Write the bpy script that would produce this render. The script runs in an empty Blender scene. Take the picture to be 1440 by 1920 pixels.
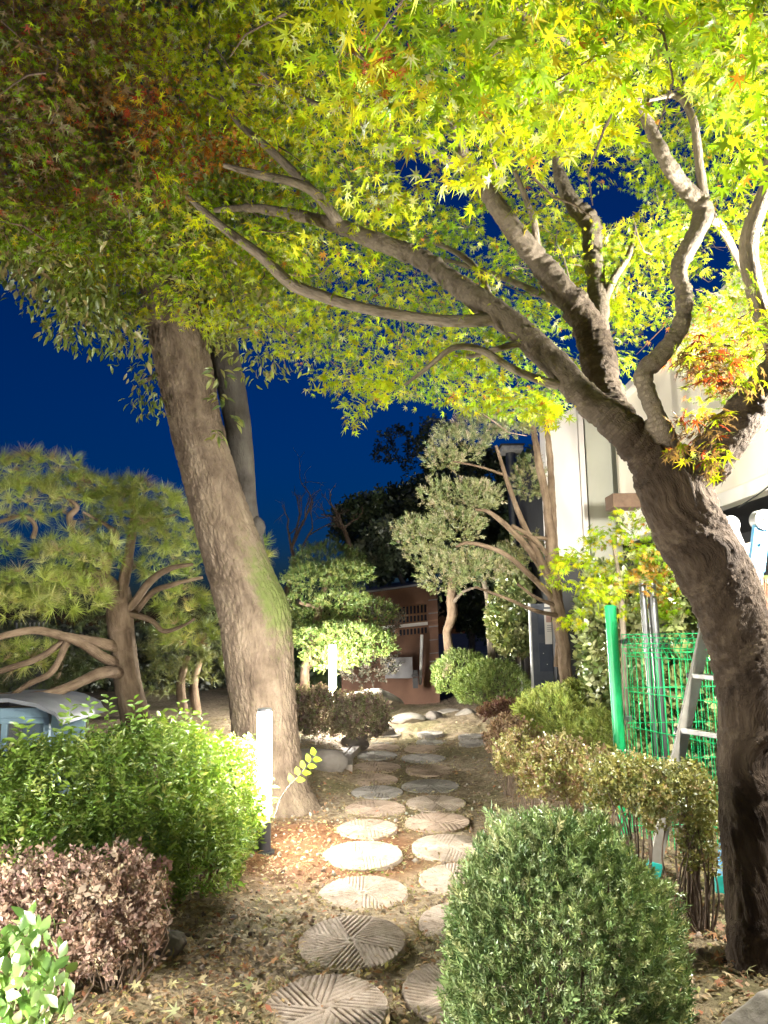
import bpy, bmesh, math
import numpy as np
from mathutils import Matrix, Vector

# ------------------------------------------------------------------ camera, sky, sun, exposure
SC = bpy.context.scene
COL = SC.collection
F_PX, CX, CY = 1442.0, 720.0, 960.0            # focal length and centre in photo pixels (1440 x 1920)
TILT, ROLL, CAM_H = math.radians(8.5), 0.014, 1.65
FWD = np.array([0, math.cos(TILT), math.sin(TILT)])
UP0 = np.array([0, -math.sin(TILT), math.cos(TILT)])
RT0 = np.array([1.0, 0, 0])
RT = math.cos(ROLL) * RT0 - math.sin(ROLL) * UP0
UP = math.cos(ROLL) * UP0 + math.sin(ROLL) * RT0
EYE = np.array([0, 0, CAM_H])
cam = bpy.data.cameras.new('camera')
cam.sensor_fit = 'VERTICAL'; cam.sensor_height = 36.0; cam.lens = F_PX / 1920 * 36.0
cam.clip_start = 0.05; cam.clip_end = 600
cam_o = bpy.data.objects.new('camera', cam); COL.objects.link(cam_o)
cam_o.matrix_world = Matrix(((RT[0], UP[0], -FWD[0], 0), (RT[1], UP[1], -FWD[1], 0), (RT[2], UP[2], -FWD[2], CAM_H), (0, 0, 0, 1)))
SC.camera = cam_o

SUN_EL, SUN_AZ = math.radians(1.0), math.radians(200)
world = bpy.data.worlds.new('World'); SC.world = world; world.use_nodes = True
wn, wl = world.node_tree.nodes, world.node_tree.links
bg = wn['Background']
sky = wn.new('ShaderNodeTexSky'); sky.sky_type = 'NISHITA'; sky.sun_disc = False
sky.sun_elevation = SUN_EL; sky.sun_rotation = SUN_AZ
sky.ozone_density = 7.5; sky.dust_density = 0.2; sky.air_density = 1.0
wl.new(sky.outputs[0], bg.inputs[0])
SKY_STRENGTH = 0.072
bg.inputs[1].default_value = SKY_STRENGTH

sun = bpy.data.lights.new('night_fill', 'SUN'); sun.energy = 0.05; sun.angle = math.radians(60); sun.color = (1.0, 0.93, 0.82)  # weak, soft sun added as fill to lift the shadows
sun_o = bpy.data.objects.new('night_fill', sun); COL.objects.link(sun_o)
sun_o.rotation_euler = (math.radians(50), 0, math.radians(-20))

SC.view_settings.view_transform = 'Standard'; SC.view_settings.look = 'None'
SC.view_settings.exposure = 1.15; SC.view_settings.gamma = 1.0
SC.view_settings.use_curve_mapping = False
SC.render.engine = 'CYCLES'
cy = SC.cycles
cy.max_bounces = 3; cy.diffuse_bounces = 2; cy.glossy_bounces = 1; cy.transmission_bounces = 3; cy.transparent_max_bounces = 4
cy.sample_clamp_indirect = 4.0; cy.sample_clamp_direct = 0.0
cy.caustics_reflective = False; cy.caustics_refractive = False
cy.use_denoising = True; cy.light_sampling_threshold = 0.02; cy.use_adaptive_sampling = True; cy.adaptive_threshold = 0.015
LAMP_NEAR, LAMP_FAR, LAMP_RIGHT, LAMP_LEFT = 235.0, 480.0, 1400.0, 520.0

# ------------------------------------------------------------------ helpers
rng = np.random.default_rng(11)

def at(px, py, d):
    """photo pixel -> the point of its sight line that lies d metres ahead of the camera"""
    v = FWD + RT * ((px - CX) / F_PX) + UP * ((CY - py) / F_PX)
    return EYE + v * (d / v[1])

def ground_at(px, py, z=0.0):
    v = FWD + RT * ((px - CX) / F_PX) + UP * ((CY - py) / F_PX)
    return EYE + v * ((z - CAM_H) / v[2])

def project(P):
    q = P - EYE
    w = q @ FWD
    w = np.where(np.abs(w) < 1e-6, 1e-6, w)
    return CX + F_PX * (q @ RT) / w, CY - F_PX * (q @ UP) / w, w

def _hash(ix, iy, iz):
    n = (ix * 374761393 + iy * 668265263 + iz * 2147483647 + 144665) & 0x7fffffff
    n = ((n ^ (n >> 13)) * 1274126177) & 0x7fffffff
    n = ((n ^ (n >> 16)) * 668265263) & 0x7fffffff
    return ((n ^ (n >> 15)) & 0xffff) / 65535.0

def vnoise(p):
    p = np.asarray(p, float)
    i = np.floor(p).astype(np.int64); f = p - i
    f = f * f * (3 - 2 * f)
    x, y, z = i[..., 0], i[..., 1], i[..., 2]; u, v, w = f[..., 0], f[..., 1], f[..., 2]
    def L(a, b, t): return a + (b - a) * t
    return L(L(L(_hash(x, y, z), _hash(x + 1, y, z), u), L(_hash(x, y + 1, z), _hash(x + 1, y + 1, z), u), v),
             L(L(_hash(x, y, z + 1), _hash(x + 1, y, z + 1), u), L(_hash(x, y + 1, z + 1), _hash(x + 1, y + 1, z + 1), u), v), w)

def fbm(p, octv=4, gain=0.5):
    p = np.asarray(p, float); a, s, t = 1.0, 0.0, 0.0
    for k in range(octv):
        s = s + a * vnoise(p * (2.03 ** k) + 17.3 * k); t += a; a *= gain
    return s / t

def worley(p):
    """F2 - F1 of cellular noise: 0 on the cracks between cells"""
    p = np.asarray(p, float).reshape(-1, 3); i = np.floor(p).astype(np.int64); f1 = np.full(len(p), 9.0); f2 = np.full(len(p), 9.0)
    for dx in (-1, 0, 1):
        for dy in (-1, 0, 1):
            for dz in (-1, 0, 1):
                c = i + np.array([dx, dy, dz]); x, y, z = c[:, 0], c[:, 1], c[:, 2]
                q = c + np.stack([_hash(x, y, z), _hash(x + 57, y - 13, z + 7), _hash(x - 31, y + 91, z - 5)], -1)
                d = np.linalg.norm(p - q, axis=1); f2 = np.minimum(f2, np.maximum(f1, d)); f1 = np.minimum(f1, d)
    return f2 - f1

def unit(v):
    v = np.asarray(v, float)
    return v / np.maximum(np.linalg.norm(v, axis=-1, keepdims=True), 1e-9)

def mesh_np(name, V, F, mat=None, col=None, smooth=False, attrs=None):
    """V (n,3); F (m,k) one face size, or a list of such arrays"""
    me = bpy.data.meshes.new(name)
    V = np.asarray(V, np.float32)
    Fs = F if isinstance(F, list) else [F]
    Fs = [np.asarray(f, np.int32) for f in Fs if len(f)]
    loops = np.concatenate([f.ravel() for f in Fs])
    tot = np.concatenate([np.full(len(f), f.shape[1], np.int32) for f in Fs])
    start = np.concatenate([[0], np.cumsum(tot)[:-1]]).astype(np.int32)
    me.vertices.add(len(V)); me.vertices.foreach_set('co', V.ravel())
    me.loops.add(len(loops)); me.loops.foreach_set('vertex_index', loops)
    me.polygons.add(len(tot)); me.polygons.foreach_set('loop_start', start)
    if smooth: me.polygons.foreach_set('use_smooth', np.ones(len(tot), bool))
    if col is not None:
        a = me.attributes.new('Col', 'FLOAT_COLOR', 'POINT')
        c = np.ones((len(V), 4), np.float32); c[:, :3] = col
        a.data.foreach_set('color', c.ravel())
    for k, v in (attrs or {}).items():
        v = np.asarray(v, np.float32)
        if v.ndim == 2:
            a = me.attributes.new(k, 'FLOAT_VECTOR', 'POINT'); a.data.foreach_set('vector', v.ravel())
        else:
            a = me.attributes.new(k, 'FLOAT', 'POINT'); a.data.foreach_set('value', v.ravel())
    me.update(calc_edges=True)
    if mat: me.materials.append(mat)
    return me

def tag(o, label=None, cat=None, group=None, kind=None):
    if label: o['label'] = label
    if cat: o['category'] = cat
    if group: o['group'] = group
    if kind: o['kind'] = kind
    return o

def thing(name, base, label, cat, group=None, rz=0.0):
    o = bpy.data.objects.new(name, None); COL.objects.link(o)
    o.location = tuple(base); o.rotation_euler = (0, 0, rz); o.empty_display_size = 0.1
    return tag(o, label, cat, group)

def obj(name, me, parent=None, loc=None):
    o = bpy.data.objects.new(name, me); COL.objects.link(o)
    if parent: o.parent = parent
    if loc is not None: o.location = tuple(loc)
    return o

def wpart(name, V, F, mat, root, col=None, smooth=False, attrs=None, kind=None, off=None):
    """a part of root (an Empty without rotation) from vertices in world space"""
    base = np.array(root.location) if off is None else np.asarray(off)
    o = obj(name, mesh_np(name, np.asarray(V) - base, F, mat, col, smooth, attrs), root)
    if kind: o['kind'] = kind
    return o

class MB:
    """collects boxes, bars and tubes into one mesh"""
    def __init__(s): s.v, s.f = [], []
    def add(s, V, F):
        n = len(s.v); s.v += [tuple(map(float, p)) for p in V]; s.f += [tuple(int(i) + n for i in f) for f in F]; return s
    def box(s, lo, hi):
        (a, b, c), (d, e, g) = lo, hi
        return s.add([(a, b, c), (d, b, c), (d, e, c), (a, e, c), (a, b, g), (d, b, g), (d, e, g), (a, e, g)],
                     [(0, 3, 2, 1), (4, 5, 6, 7), (0, 1, 5, 4), (1, 2, 6, 5), (2, 3, 7, 6), (3, 0, 4, 7)])
    def bar(s, p, q, w, h, up=(0, 0, 1)):
        """box beam from p to q, w across, h along up"""
        p, q = np.array(p, float), np.array(q, float); t = unit(q - p); x = unit(np.cross(t, np.array(up, float))); z = np.cross(x, t)
        V = [c + x * (sx * w / 2) + z * (sz * h / 2) for c in (p, q) for sx, sz in ((-1, -1), (1, -1), (1, 1), (-1, 1))]
        return s.add(V, [(0, 1, 2, 3), (7, 6, 5, 4), (0, 4, 5, 1), (1, 5, 6, 2), (2, 6, 7, 3), (3, 7, 4, 0)])
    def tube(s, pts, r, n=8, caps=True):
        V, F = tube_np(np.array(pts, float), np.broadcast_to(np.array(r, float), len(pts)), n)
        k = len(pts)
        F = [tuple(f) for f in F]
        if caps: F += [tuple(range(n))[::-1], tuple((k - 1) * n + i for i in range(n))]
        return s.add(V, F)
    def lathe(s, prof, c=(0, 0, 0), n=32):
        V = [(c[0] + r * math.cos(2 * math.pi * i / n), c[1] + r * math.sin(2 * math.pi * i / n), c[2] + z) for r, z in prof for i in range(n)]
        k = len(prof)
        F = [(j * n + i, j * n + (i + 1) % n, (j + 1) * n + (i + 1) % n, (j + 1) * n + i) for j in range(k - 1) for i in range(n)]
        F += [tuple(range(n))[::-1], tuple((k - 1) * n + i for i in range(n))]
        return s.add(V, F)
    def build(s, name, mat, parent=None, smooth=False, loc=None, bevel=0.0):
        me = bpy.data.meshes.new(name); me.from_pydata(s.v, [], s.f)
        if bevel:
            bm = bmesh.new(); bm.from_mesh(me)
            bmesh.ops.bevel(bm, geom=bm.edges[:], offset=bevel, segments=2, affect='EDGES', profile=0.6, clamp_overlap=True)
            bm.to_mesh(me); bm.free()
        me.update()
        if smooth:
            me.polygons.foreach_set('use_smooth', np.ones(len(me.polygons), bool))
            try: me.set_sharp_from_angle(angle=math.radians(40))
            except Exception: pass
        me.materials.append(mat)
        return obj(name, me, parent, loc)

def frames(P):
    """parallel-transport frames along a polyline"""
    T = unit(np.gradient(P, axis=0))
    n = unit(np.cross(T[0], [0.31, 0.9, 0.2])); N = [n]
    for k in range(1, len(P)):
        n = N[-1] - T[k] * np.dot(N[-1], T[k]); N.append(unit(n))
    N = np.array(N); return T, N, np.cross(T, N)

def tube_np(P, R, n=8):
    T, N, B = frames(P); a = np.linspace(0, 2 * np.pi, n, endpoint=False)
    V = P[:, None] + R[:, None, None] * (np.cos(a)[None, :, None] * N[:, None] + np.sin(a)[None, :, None] * B[:, None])
    i = np.arange(len(P) - 1)[:, None] * n; j = np.arange(n)[None]; k = (j + 1) % n
    F = np.stack([i + j, i + k, i + n + k, i + n + j], -1).reshape(-1, 4)
    return V.reshape(-1, 3), F

def spline(P, step):
    """Catmull-Rom resampling; P rows may carry extra columns (radius)"""
    P = np.asarray(P, float); Q = np.vstack([2 * P[0] - P[1], P, 2 * P[-1] - P[-2]]); out = []
    for k in range(1, len(Q) - 2):
        L = np.linalg.norm(Q[k + 1, :3] - Q[k, :3]); m = max(2, int(L / step))
        t = np.linspace(0, 1, m, endpoint=False)[:, None]
        a, b, c, d = Q[k - 1], Q[k], Q[k + 1], Q[k + 2]
        out.append(0.5 * (2 * b + (c - a) * t + (2 * a - 5 * b + 4 * c - d) * t ** 2 + (3 * b - a - 3 * c + d) * t ** 3))
    out.append(P[-1:]); return np.vstack(out)

def limb(pts):
    """[(px, py, depth, half width in px)] -> rows x y z r"""
    return np.array([[*at(x, y, d), r * d / F_PX] for x, y, d, r in pts])

def scatter(tmpl, R, T, S, C=None):
    """copies of a template (V, F) -> V, F, colours"""
    V0, F0 = tmpl; n, k = len(T), len(V0)
    S = np.asarray(S, float); S = S[:, None] if S.ndim == 1 else S
    V = np.einsum('nij,nkj->nki', R, V0[None] * S[:, None, :]) + T[:, None]
    F = (F0[None] + (np.arange(n) * k)[:, None, None]).reshape(-1, F0.shape[1])
    c = None if C is None else np.repeat(C, k, axis=0)
    return V.reshape(-1, 3), F, c

def rot_from(z, x):
    """rotation matrices with local z along z and local y as near x as possible"""
    z = unit(z); y = unit(x - z * np.sum(x * z, -1, keepdims=True)); xx = np.cross(y, z)
    return np.stack([xx, y, z], -1)

def foliage(root, tmpl, R, T, S, C, mat, single='leaf', mass='crown', n_single=300, only_seen=True):
    """the n_single copies nearest the camera as parts of their own, the rest as one mass"""
    px, py, w = project(T)
    D = np.linalg.norm(T - EYE, axis=1) / np.maximum(np.asarray(S if np.ndim(S) == 1 else S[:, 1]), 1e-6)
    D = np.where((w > 0.2) & (px > 5) & (px < 1435) & (py > 5) & (py < 1915), D, 1e9)
    n_single = min(n_single, int((D < 1e8).sum()))
    pick = np.argsort(D)[:n_single]; mask = np.ones(len(T), bool); mask[pick] = False
    base = np.array(root.location)
    if n_single:
        ref = C[pick[rng.integers(0, n_single, 10)]]
        kinds = [mesh_np(single, tmpl[0], tmpl[1], mat, np.repeat(c[None], len(tmpl[0]), 0)) for c in ref]
        which = np.argmin(((C[pick][:, None] - ref[None]) ** 2).sum(-1), 1)
        for i, k in zip(pick, which):
            o = bpy.data.objects.new(single, kinds[k]); COL.objects.link(o); o.parent = root
            s = S[i] if np.ndim(S) == 1 else S[i]
            M = np.eye(4); M[:3, :3] = R[i] * (s if np.ndim(s) == 0 else s[None, :]); M[:3, 3] = T[i] - base
            o.matrix_basis = Matrix(M.tolist())
    if mask.any():
        V, F, c = scatter(tmpl, R[mask], T[mask], S[mask], C[mask])
        wpart(mass, V, F, mat, root, c, kind='stuff')

# ------------------------------------------------------------------ materials
def nodes(name):
    m = bpy.data.materials.new(name); m.use_nodes = True
    return m, m.node_tree.nodes, m.node_tree.links, m.node_tree.nodes['Principled BSDF']

def noise_node(n, l, scale, detail=5, rough=0.6, vec=None, co='Object'):
    t = n.new('ShaderNodeTexNoise'); t.inputs['Scale'].default_value = scale; t.inputs['Detail'].default_value = detail; t.inputs['Roughness'].default_value = rough
    if vec is None:
        tc = n.new('ShaderNodeTexCoord'); vec = tc.outputs[co]
    l.new(vec, t.inputs['Vector']); return t

def ramp(n, l, fac, stops):
    r = n.new('ShaderNodeValToRGB'); e = r.color_ramp.elements
    while len(e) < len(stops): e.new(0.5)
    for el, (p, c) in zip(e, stops): el.position = p; el.color = (*c, 1)
    l.new(fac, r.inputs[0]); return r

def bump(n, l, h, bsdf, strength, dist=0.01):
    b = n.new('ShaderNodeBump'); b.inputs['Strength'].default_value = strength; b.inputs['Distance'].default_value = dist
    l.new(h, b.inputs['Height']); l.new(b.outputs[0], bsdf.inputs['Normal']); return b

def mat_plain(name, c1, c2=None, scale=8, rough=0.6, metal=0.0, bstr=0.15, detail=6, spec=0.5, bscale=None, co='Object'):
    m, n, l, b = nodes(name)
    c2 = c2 or tuple(0.75 * x for x in c1)
    t = noise_node(n, l, scale, detail, co=co); r = ramp(n, l, t.outputs['Fac'], [(0.32, c2), (0.68, c1)])
    l.new(r.outputs[0], b.inputs['Base Color']); b.inputs['Roughness'].default_value = rough; b.inputs['Metallic'].default_value = metal
    b.inputs['Specular IOR Level'].default_value = spec
    if bstr:
        t2 = noise_node(n, l, bscale or scale * 5, 6, co=co); bump(n, l, t2.outputs['Fac'], b, bstr)
    return m

def mat_leaf(name, trans=0.45, gloss=0.06, rough=0.4, gain=1.0, tcol=(1.12, 1.15, 0.4)):
    m, n, l, b = nodes(name); n.remove(b); out = n['Material Output']
    a = n.new('ShaderNodeAttribute'); a.attribute_name = 'Col'
    d = n.new('ShaderNodeBsdfDiffuse'); t = n.new('ShaderNodeBsdfTranslucent'); g = n.new('ShaderNodeBsdfGlossy'); g.inputs['Roughness'].default_value = rough
    g.inputs['Color'].default_value = (0.9, 0.95, 0.85, 1)
    mx = n.new('ShaderNodeMix'); mx.data_type = 'RGBA'; mx.blend_type = 'MULTIPLY'; mx.inputs['Factor'].default_value = 1; mx.inputs['B'].default_value = (*tcol, 1)
    l.new(a.outputs['Color'], mx.inputs['A']); l.new(a.outputs['Color'], d.inputs[0]); l.new(mx.outputs['Result'], t.inputs[0])
    m1 = n.new('ShaderNodeMixShader'); m1.inputs[0].default_value = trans; l.new(d.outputs[0], m1.inputs[1]); l.new(t.outputs[0], m1.inputs[2])
    m2 = n.new('ShaderNodeMixShader'); m2.inputs[0].default_value = gloss; l.new(m1.outputs[0], m2.inputs[1]); l.new(g.outputs[0], m2.inputs[2])
    l.new(m2.outputs[0], out.inputs[0]); return m

def mat_bark(name, c1, c2, c3, scale=30, moss=None, bstr=0.6, thin=None):
    """c1..c3 along noise in the bark's own coordinates; moss = green growth where attribute 'moss' is high"""
    m, n, l, b = nodes(name)
    a = n.new('ShaderNodeAttribute'); a.attribute_name = 'bark'; vec = a.outputs['Vector']
    t = noise_node(n, l, scale * 0.35, 8, 0.65, vec); t2 = noise_node(n, l, scale, 8, 0.7, vec)
    r = ramp(n, l, t.outputs['Fac'], [(0.3, c3), (0.5, c1), (0.72, c2)]); colr = r.outputs[0]
    lg = noise_node(n, l, 2.2, 7, 0.65); lr = ramp(n, l, lg.outputs['Fac'], [(0.36, (0.62, 0.60, 0.58)), (0.5, (1, 1, 1)), (0.66, (1.22, 1.24, 1.20))])   # weather stains and lichen
    ml = n.new('ShaderNodeMix'); ml.data_type = 'RGBA'; ml.blend_type = 'MULTIPLY'; ml.inputs['Factor'].default_value = 1; l.new(colr, ml.inputs['A']); l.new(lr.outputs[0], ml.inputs['B']); colr = ml.outputs['Result']
    if thin:                                                               # younger limbs carry paler bark
        ta = n.new('ShaderNodeAttribute'); ta.attribute_name = 'thin'; tn = ramp(n, l, t2.outputs['Fac'], [(0.35, tuple(0.5 * x for x in thin)), (0.62, thin)])
        mt = n.new('ShaderNodeMix'); mt.data_type = 'RGBA'; l.new(ta.outputs['Fac'], mt.inputs['Factor']); l.new(colr, mt.inputs['A']); l.new(tn.outputs[0], mt.inputs['B']); colr = mt.outputs['Result']
    if moss:
        at_ = n.new('ShaderNodeAttribute'); at_.attribute_name = 'moss'
        nn = noise_node(n, l, 14, 8, 0.7); ad = n.new('ShaderNodeMath'); ad.operation = 'ADD'
        l.new(at_.outputs['Fac'], ad.inputs[0]); l.new(nn.outputs['Fac'], ad.inputs[1])
        rm = ramp(n, l, ad.outputs[0], [(0.66, (0, 0, 0)), (1.0, (0.9, 0.9, 0.9))])
        mx = n.new('ShaderNodeMix'); mx.data_type = 'RGBA'; l.new(rm.outputs[0], mx.inputs['Factor']); l.new(colr, mx.inputs['A']); mx.inputs['B'].default_value = (*moss, 1); colr = mx.outputs['Result']
    l.new(colr, b.inputs['Base Color']); b.inputs['Roughness'].default_value = 0.92; b.inputs['Specular IOR Level'].default_value = 0.2
    vo = n.new('ShaderNodeTexVoronoi'); vo.feature = 'DISTANCE_TO_EDGE'; vo.inputs['Scale'].default_value = scale * 2.6
    vm = n.new('ShaderNodeMix'); vm.data_type = 'VECTOR'; vm.inputs['Factor'].default_value = 0.04; l.new(vec, vm.inputs['A']); l.new(t.outputs['Color'], vm.inputs['B']); l.new(vm.outputs['Result'], vo.inputs['Vector'])
    sm = n.new('ShaderNodeMath'); sm.operation = 'MULTIPLY_ADD'; l.new(vo.outputs['Distance'], sm.inputs[0]); sm.inputs[1].default_value = 1.6; l.new(t2.outputs['Fac'], sm.inputs[2])
    bump(n, l, sm.outputs[0], b, bstr, 0.012); return m

def mat_emit(name, col, strength):
    m, n, l, b = nodes(name); n.remove(b)
    e = n.new('ShaderNodeEmission'); e.inputs[0].default_value = (*col, 1); e.inputs[1].default_value = strength
    l.new(e.outputs[0], n['Material Output'].inputs[0]); return m

M = {}
M['leaf'] = mat_leaf('maple_leaf', 0.5, 0.015)
M['leaf_dull'] = mat_leaf('broad_leaf', 0.3, 0.07)
M['needle'] = mat_leaf('needle', 0.15, 0.05, tcol=(1.1, 1.05, 0.6))
M['waxy'] = mat_leaf('waxy_leaf', 0.15, 0.13, 0.3)
M['dry'] = mat_leaf('dry_leaf', 0.25, 0.03, 0.6, tcol=(1.1, 1.0, 0.8))
M['bark_big'] = mat_bark('grey_brown_bark', (0.155, 0.115, 0.08), (0.22, 0.17, 0.12), (0.085, 0.06, 0.042), 26, moss=(0.12, 0.15, 0.04))
M['bark_maple'] = mat_bark('maple_bark', (0.052, 0.036, 0.023), (0.105, 0.078, 0.052), (0.024, 0.016, 0.010), 34, thin=(0.27, 0.22, 0.16))
M['bark_pine'] = mat_bark('pine_bark', (0.22, 0.155, 0.10), (0.34, 0.25, 0.17), (0.10, 0.066, 0.04), 30)
M['bark_grey'] = mat_bark('grey_bark', (0.12, 0.105, 0.09), (0.16, 0.145, 0.125), (0.08, 0.07, 0.06), 18)
M['twig'] = mat_plain('twig', (0.17, 0.12, 0.08), (0.09, 0.06, 0.04), 30, 0.9)
# ------------------------------------------------------------------ ground
def gh(x, y):
    """height of the ground"""
    x, y = np.asarray(x, float), np.asarray(y, float)
    p = np.stack([x, y, 0 * x], -1)
    near = np.clip(1.6 - 0.05 * y, 0.25, 1)
    h = (fbm(p * 1.3, 3) - 0.5) * 0.09 + (fbm(p * 9 + 5, 3) - 0.5) * 0.05 * near + (fbm(p * 34 + 9, 2) - 0.5) * 0.024 * near
    path = np.exp(-((x - 0.12 - 0.03 * (y - 4)) / 0.75) ** 2) * (y < 11.5)
    h = h * (1 - 0.55 * path) - 0.012 * path
    h = h + 0.16 / (1 + np.exp(-(-0.62 - x) * 9)) / (1 + np.exp(-(y - 8.6) * 5))          # bed behind the kerb rocks
    h = h + 0.10 / (1 + np.exp(-(-0.9 - x) * 4)) / (1 + np.exp((y - 6.5) * 4))            # bank under the hedge
    h = h + 0.10 / (1 + np.exp(-(x - 1.25) * 5))                                          # bed on the right
    h = h + 0.10 / (1 + np.exp(-(y - 11.9) * 4))
    return h - 0.012

def graded(lo, hi, segs):
    """[(from, to, step)] -> sorted coordinates"""
    out = []
    for a, b, s in segs: out += list(np.arange(a, b, s))
    return np.array(sorted(set(np.round(out + [hi], 4))))

gx = graded(-90, 90, [(-90, -20, 10), (-20, -6, 1), (-6, -2.4, 0.12), (-2.4, 2.8, 0.026), (2.8, 6, 0.12), (6, 20, 1), (20, 90, 10)])
gy = graded(-20, 150, [(-20, 0, 4), (0, 2.2, 0.2), (2.2, 5.4, 0.022), (5.4, 9, 0.035), (9, 13, 0.07), (13, 20, 0.35), (20, 60, 4), (60, 150, 15)])
X, Y = np.meshgrid(gx, gy, indexing='ij'); Z = gh(X, Y)
nx, ny = X.shape
ii, jj = np.meshgrid(np.arange(nx - 1), np.arange(ny - 1), indexing='ij'); q = (ii * ny + jj).ravel()
GF = np.stack([q, q + ny, q + ny + 1, q + 1], -1)

def mat_ground():
    m, n, l, b = nodes('garden_soil')
    tc = n.new('ShaderNodeTexCoord'); P = tc.outputs['Object']
    t1 = noise_node(n, l, 1.1, 6, 0.6, P); t2 = noise_node(n, l, 18, 8, 0.7, P); t3 = noise_node(n, l, 90, 6, 0.7, P)
    base = ramp(n, l, t2.outputs['Fac'], [(0.30, (0.085, 0.055, 0.033)), (0.52, (0.29, 0.225, 0.145)), (0.75, (0.48, 0.385, 0.26))])
    red = ramp(n, l, t2.outputs['Fac'], [(0.3, (0.10, 0.045, 0.02)), (0.7, (0.22, 0.11, 0.055))])
    gr = ramp(n, l, t2.outputs['Fac'], [(0.3, (0.075, 0.065, 0.03)), (0.7, (0.27, 0.23, 0.12))])
    f1 = ramp(n, l, t1.outputs['Fac'], [(0.45, (0, 0, 0)), (0.62, (1, 1, 1))])
    mg = n.new('ShaderNodeMix'); mg.data_type = 'RGBA'; l.new(f1.outputs[0], mg.inputs['Factor']); l.new(base.outputs[0], mg.inputs['A']); l.new(gr.outputs[0], mg.inputs['B'])
    # red clay laid bare round the foot of the big tree
    vs = n.new('ShaderNodeVectorMath'); vs.operation = 'DISTANCE'; l.new(P, vs.inputs[0]); vs.inputs[1].default_value = (-0.62, 6.1, 0.05)
    ad = n.new('ShaderNodeMath'); ad.operation = 'MULTIPLY_ADD'; l.new(t1.outputs['Fac'], ad.inputs[0]); ad.inputs[1].default_value = -0.9; l.new(vs.outputs['Value'], ad.inputs[2])
    rr = ramp(n, l, ad.outputs[0], [(0.25, (1, 1, 1)), (0.75, (0, 0, 0))])
    mr = n.new('ShaderNodeMix'); mr.data_type = 'RGBA'; l.new(rr.outputs[0], mr.inputs['Factor']); l.new(mg.outputs['Result'], mr.inputs['A']); l.new(red.outputs[0], mr.inputs['B'])
    l.new(mr.outputs['Result'], b.inputs['Base Color']); b.inputs['Roughness'].default_value = 0.95; b.inputs['Specular IOR Level'].default_value = 0.15
    ad2 = n.new('ShaderNodeMath'); ad2.operation = 'ADD'; l.new(t2.outputs['Fac'], ad2.inputs[0]); l.new(t3.outputs['Fac'], ad2.inputs[1])
    bump(n, l, ad2.outputs[0], b, 0.8, 0.02); return m
M['soil'] = mat_ground()
g = obj('ground', mesh_np('ground', np.stack([X, Y, Z], -1).reshape(-1, 3), GF, M['soil'], smooth=True)); tag(g, kind='structure')

# ------------------------------------------------------------------ cream building on the right
M['cream'] = mat_plain('cream_panel', (0.90, 0.82, 0.66), (0.85, 0.76, 0.60), 1.2, 0.55, bstr=0.04, bscale=30)
M['cream_pale'] = mat_plain('pale_render', (0.90, 0.84, 0.76), (0.85, 0.78, 0.70), 0.9, 0.6, bstr=0.04, bscale=30)
M['sage'] = mat_plain('sage_panel', (0.47, 0.46, 0.36), (0.41, 0.40, 0.31), 1.0, 0.5, bstr=0.04)
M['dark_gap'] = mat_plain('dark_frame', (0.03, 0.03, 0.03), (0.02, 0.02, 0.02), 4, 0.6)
M['wood_soffit'] = mat_plain('soffit', (0.20, 0.12, 0.07), (0.12, 0.07, 0.04), 9, 0.7)
BX = 3.32
b_root = thing('annex_building', (BX, 8.0, 0), 'cream panelled building with an overhanging upper storey behind the maple', 'building')
def bpart(mb, name, mat, bevel=0.0, par=None):
    o = mb.build(name, mat, par or b_root, bevel=bevel)
    o.location = tuple(-np.array(b_root.location)) if par is None else (0, 0, 0); return o
Z0, Z1 = 2.76, 4.66
ys = [4.6, 6.15, 7.75, 9.35, 10.75]
for a, c in zip(ys[:-1], ys[1:]):                                          # cladding panels with open joints
    bpart(MB().box((BX, a + 0.008, Z0 + 0.16), (BX + 0.05, c - 0.008, Z1)), 'panel', M['cream'], 0.004)
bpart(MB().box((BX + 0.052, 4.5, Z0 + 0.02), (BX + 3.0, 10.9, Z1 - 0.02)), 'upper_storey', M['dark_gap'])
bpart(MB().box((BX - 0.05, 4.5, Z0), (BX + 0.10, 10.76, Z0 + 0.13)), 'fascia', M['cream_pale'], 0.006)
bpart(MB().box((BX - 0.015, 4.5, Z0 + 0.132), (BX + 0.045, 10.76, Z0 + 0.155)), 'drip_rail', M['cream'], 0.003)
bpart(MB().box((BX - 0.12, 4.4, Z1 + 0.004), (BX + 3.1, 11.4, Z1 + 0.10)), 'roof_edge', M['cream_pale'], 0.01)
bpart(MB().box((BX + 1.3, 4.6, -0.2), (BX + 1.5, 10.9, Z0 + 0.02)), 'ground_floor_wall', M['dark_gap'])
sfa = at(1150, 948, 9.6)
bpart(MB().box((sfa[0], 9.6, sfa[2] - .02), (BX - 0.052, 9.95, sfa[2] + .16)), 'soffit_box', M['wood_soffit'], 0.008)
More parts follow.
